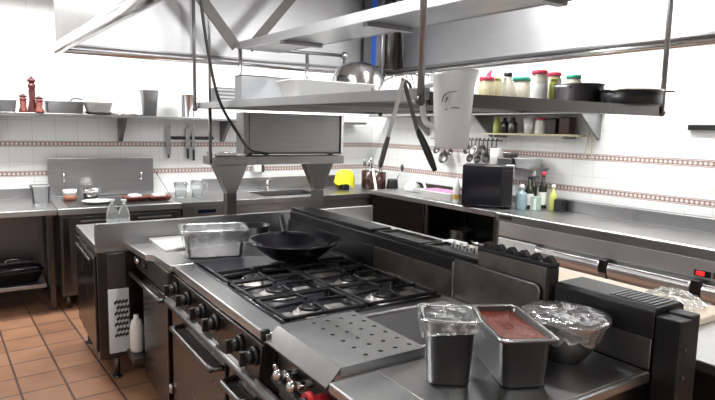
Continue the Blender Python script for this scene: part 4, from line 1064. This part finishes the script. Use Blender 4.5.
# bottles right of the microwave
def counter_bottle(name, lab, x, y, r, h, mat, cap, neck=.3, label=None, capr=.4, caph=.03):
    t = thing(name, lab, 'bottle', (x, y, RZT+.0005), 0, 'bottles beside the microwave')
    MB().lathe([(r*.94, 0), (r, .006), (r, h*(1-neck)), (r*.8, h*(1-neck*.75)), (r*.38, h*(1-neck*.45)), (r*.35, h)], n=20).build('body', mat, t)
    MB().lathe([(r*capr, h+.0005), (r*capr, h+caph-.003), (r*capr*.7, h+caph)], n=16).build('cap', cap, t)
    if label: MB().lathe([(r+.0008, h*.12), (r+.001, h*.13), (r+.001, h*.5), (r+.0008, h*.51)], n=20, cap0=False, cap1=False).build('bottle_label', label, t)
    return t
counter_bottle('soap_bottle', 'pale blue soap bottle with white cap next to the microwave', 4.055, 3.455, .05, .19, 'soap', 'white', .25, 'soap', .45, .035)
counter_bottle('oil_bottle', 'dark bottle with white label just behind the soap bottle', 4.17, 3.465, .040, .27, 'darkglass', 'black', .4, 'labelwhite')
counter_bottle('oil_bottle', 'dark bottle with tall white cap in the row of bottles', 4.26, 3.50, .038, .29, 'darkglass', 'white', .35, None, .5, .06)
counter_bottle('vinegar_bottle', 'dark bottle with red cap behind the green-labelled tin', 4.285, 3.405, .036, .30, 'darkglass', 'lidred', .35, 'labelwhite', .5, .04)
t = thing('green_tin', 'pale green square tin in front of the dark bottles', 'tin', (4.12, 3.345, RZT+.0005))
MB().box(-.035, .035, -.035, .035, 0, .125, .006).build('body', 'labelgreen', t); MB().box(-.0365, -.0352, -.033, -.005, .005, .11).build('white_stripe', 'labelwhite', t)
counter_bottle('yellow_bottle', 'yellow squeeze bottle last in the row by the tiles', 4.285, 3.29, .036, .20, 'yelgreen', 'white', .35, None, .45, .03)
put(MB().box(-.04, .04, -.04, .04, 0, .11, .01), 'black_canister', 'black', 'black canister at the end of the upstand by the bottles', 'canister', (4.27, 3.20, RZT+.0005))

# ladles on the right wall
lr = thing('utensil_rail', 'steel hanging rail of ladles on the right wall', 'rail', (WX, 4.5, 1.53))
MB().cyl((WX-.05, 4.02, 1.545), (WX-.05, 5.1, 1.545), .006, n=8).build('bar', 'dsteel', lr, True)
for y in (4.05, 4.55, 5.07): MB().cyl((WX-.05, y, 1.545), (WX-.001, y, 1.545), .005, n=8).build('mount', 'dsteel', lr, True)
def ladle(y, L, r, lab, skim=False):
    t = thing('ladle', lab, 'ladle', (WX-.066, y, 1.545), 0, 'ladles hanging on the right wall')
    MB().tube([(.012, 0, .012), (0, 0, .018), (-.008, 0, 0), (-.008, 0, -L*.5), (-.012, 0, -L+.02)], .0065, 6, 4).build('handle', 'dsteel', t)
    m = MB()
    if skim: m.lathe([(.0005, 0), (r*.6, .004), (r, .012), (r, .016), (r*.6, .009), (.0005, .005)], (0, 0, 0), 24, cap0=False, cap1=False)
    else: m.lathe([(.0005, -r*.7), (r*.6, -r*.55), (r*.92, -r*.2), (r, 0), (r*.95, 0), (r*.85, -r*.2), (r*.5, -r*.48), (.0005, -r*.6)], (0, 0, 0), 24, cap0=False, cap1=False)
    for v in m.bm.verts:
        v.co = Matrix.Rotation(-1.25, 4, 'Y') @ v.co; v.co += Vector((-.03, 0, -L))
    m.build('bowl', 'pansteel' if r > .05 else 'dsteel', t)
LAB = ['ladle hanging first after the frosted jug in the close cluster', 'second ladle of the close cluster, hanging low', 'flat skimmer between two ladles in the close cluster', 'small low ladle in the middle of the cluster', 'round ladle hanging high, past the middle of the cluster', 'ladle hanging above and left of the white carton', 'low ladle nearest the white carton', 'small skimmer at the end of the rail by the shelf']
for i, (y, L, r, s) in enumerate(((4.46, .10, .055, 0), (4.41, .19, .048, 0), (4.35, .11, .06, 1), (4.30, .20, .045, 0), (4.24, .10, .058, 0), (4.18, .18, .05, 0), (4.12, .22, .052, 0), (4.06, .11, .045, 1))):
    ladle(y, L, r, LAB[i], s)
for i, (y, L, r, s) in enumerate(((4.95, .12, .05, 0), (4.83, .20, .075, 0), (4.72, .14, .04, 0))):
    ladle(y, L, r, ['ladle farthest along the rail toward the room corner', 'big round ladle hanging low below the frosted jug', 'small ladle between the big ladle and the cluster'][i], s)

# utensil crocks, tray and other things on the far right counter
CZT = RZT+.0005; KZT = .9005
def crock(x, y, r, h, lab, sticks, mat='brown'):
    t = thing('utensil_crock', lab, 'crock', (x, y, KZT), 0, 'utensil crocks in the corner')
    MB().lathe([(r*.9, 0), (r, .006), (r, h), (r*.93, h), (r*.88, .012)], n=24).build('pot', mat, t)
    for dx, dy, L, rr, mt in sticks:
        m = MB(); m.bar((dx*.2, dy*.2, .015), (dx, dy, L), .012, .008, .002)
        m.sphere((dx, dy, L), rr, .8, .35, 1.3, 10); m.build('utensil', mt, t)
crock(4.08, 5.93, .10, .22, 'dark brown crock of spoons nearest the room corner', [(.05, .06, .30, .04, 'bright'), (-.06, .02, .32, .035, 'steel'), (.0, -.06, .28, .035, 'dsteel')])
crock(4.02, 5.66, .10, .22, 'dark brown crock of tall utensils, second from the corner', [(-.05, .06, .36, .035, 'bright'), (.05, .03, .33, .035, 'dsteel'), (.02, -.05, .28, .03, 'bright')])
t = thing('metal_pitcher', 'dark pitcher with a tilted whisk beside the brown crocks', 'pitcher', (4.15, 5.53, KZT))
MB().lathe([(.07, 0), (.075, .006), (.065, .12), (.06, .14), (.055, .14), (.06, .12), (.068, .012)], n=24).build('body', 'black', t)
MB().tube([(0, 0, .02), (.05, -.10, .26)], .007, 8).build('whisk_handle', 'steel', t)
MB().sphere((.055, -.11, .285), .032, .8, .5, 1.4, 12).build('whisk_head', 'dsteel', t)
put(MB().bar((0, 0, .012), (.05, .16, .27), .03, .012, .004), 'white_spatula', 'white', 'white spatula leaning against the crocks', 'spatula', (3.87, 5.47, KZT))
t = thing('slicer', 'white and grey hand slicer with curved handle on the counter', 'slicer', (4.08, 5.06, CZT), .1)
MB().lathe([(.075, 0), (.09, .02), (.085, .07), (.05, .105), (.0005, .11)], n=24, cap1=False).build('hood', 'whitegrey', t)
MB().tube([(.02, -.03, .11), (.0, -.10, .135), (-.01, -.19, .11), (-.01, -.22, .05)], .014).build('handle', 'white', t)
MB().box(-.05, .05, -.30, -.05, 0, .05, .01).build('base', 'boxgrey', t)
t = thing('white_tray', 'low white tray with a pink cover by the white bottle', 'tray', (3.90, 4.33, CZT), 0)
MB().sweep_rr([(.20, .44, .02, 0), (.23, .47, .02, .075), (.24, .48, .02, .078), (.24, .48, .02, .083), (.20, .44, .02, .083)]).build('tray', 'white', t)
MB().sweep_rr([(.19, .42, .02, .0835), (.17, .40, .02, .096)]).build('cover', 'pink', t)
t = thing('sauce_bottle', 'white squeeze bottle with ochre label left of the microwave', 'bottle', (3.80, 4.03, CZT))
MB().lathe([(.033, 0), (.036, .005), (.036, .16), (.02, .20), (.012, .235), (.006, .25)], n=20).build('body', 'white', t)
MB().lathe([(.0368, .04), (.037, .042), (.037, .085), (.0368, .087)], n=20, cap0=False, cap1=False).build('bottle_label', 'ochre', t)
put(MB().box(-.12, .12, -.05, .05, 0, .07, .01), 'dark_case', 'black', 'dark case between slicer and microwave against the wall', 'case', (4.25, 4.35, CZT))

# ------------------------------------------------------------------ camera, world, view
R = Matrix(((0.836202,0.050009,-0.546137),(-0.548060,0.112385,-0.828855),(0.019928,0.992406,0.121384)))
cam_d = bpy.data.cameras.new('camera'); cam_d.sensor_fit = 'HORIZONTAL'; cam_d.sensor_width = 36; cam_d.lens = 28.593
cam_d.clip_start = .05
cam = bpy.data.objects.new('camera', cam_d); COL.objects.link(cam)
mw4 = R.to_4x4(); mw4.translation = (0, 0, 1.62); cam.matrix_world = mw4
sc.camera = cam
w = bpy.data.worlds.new('world'); sc.world = w; w.use_nodes = True
w.node_tree.nodes['Background'].inputs[0].default_value = (.9, .95, 1, 1); w.node_tree.nodes['Background'].inputs[1].default_value = .2
sc.view_settings.view_transform = 'Standard'; sc.view_settings.look = 'None'; sc.view_settings.gamma = 1
sc.view_settings.exposure = 0.0
sc.view_settings.use_curve_mapping = False
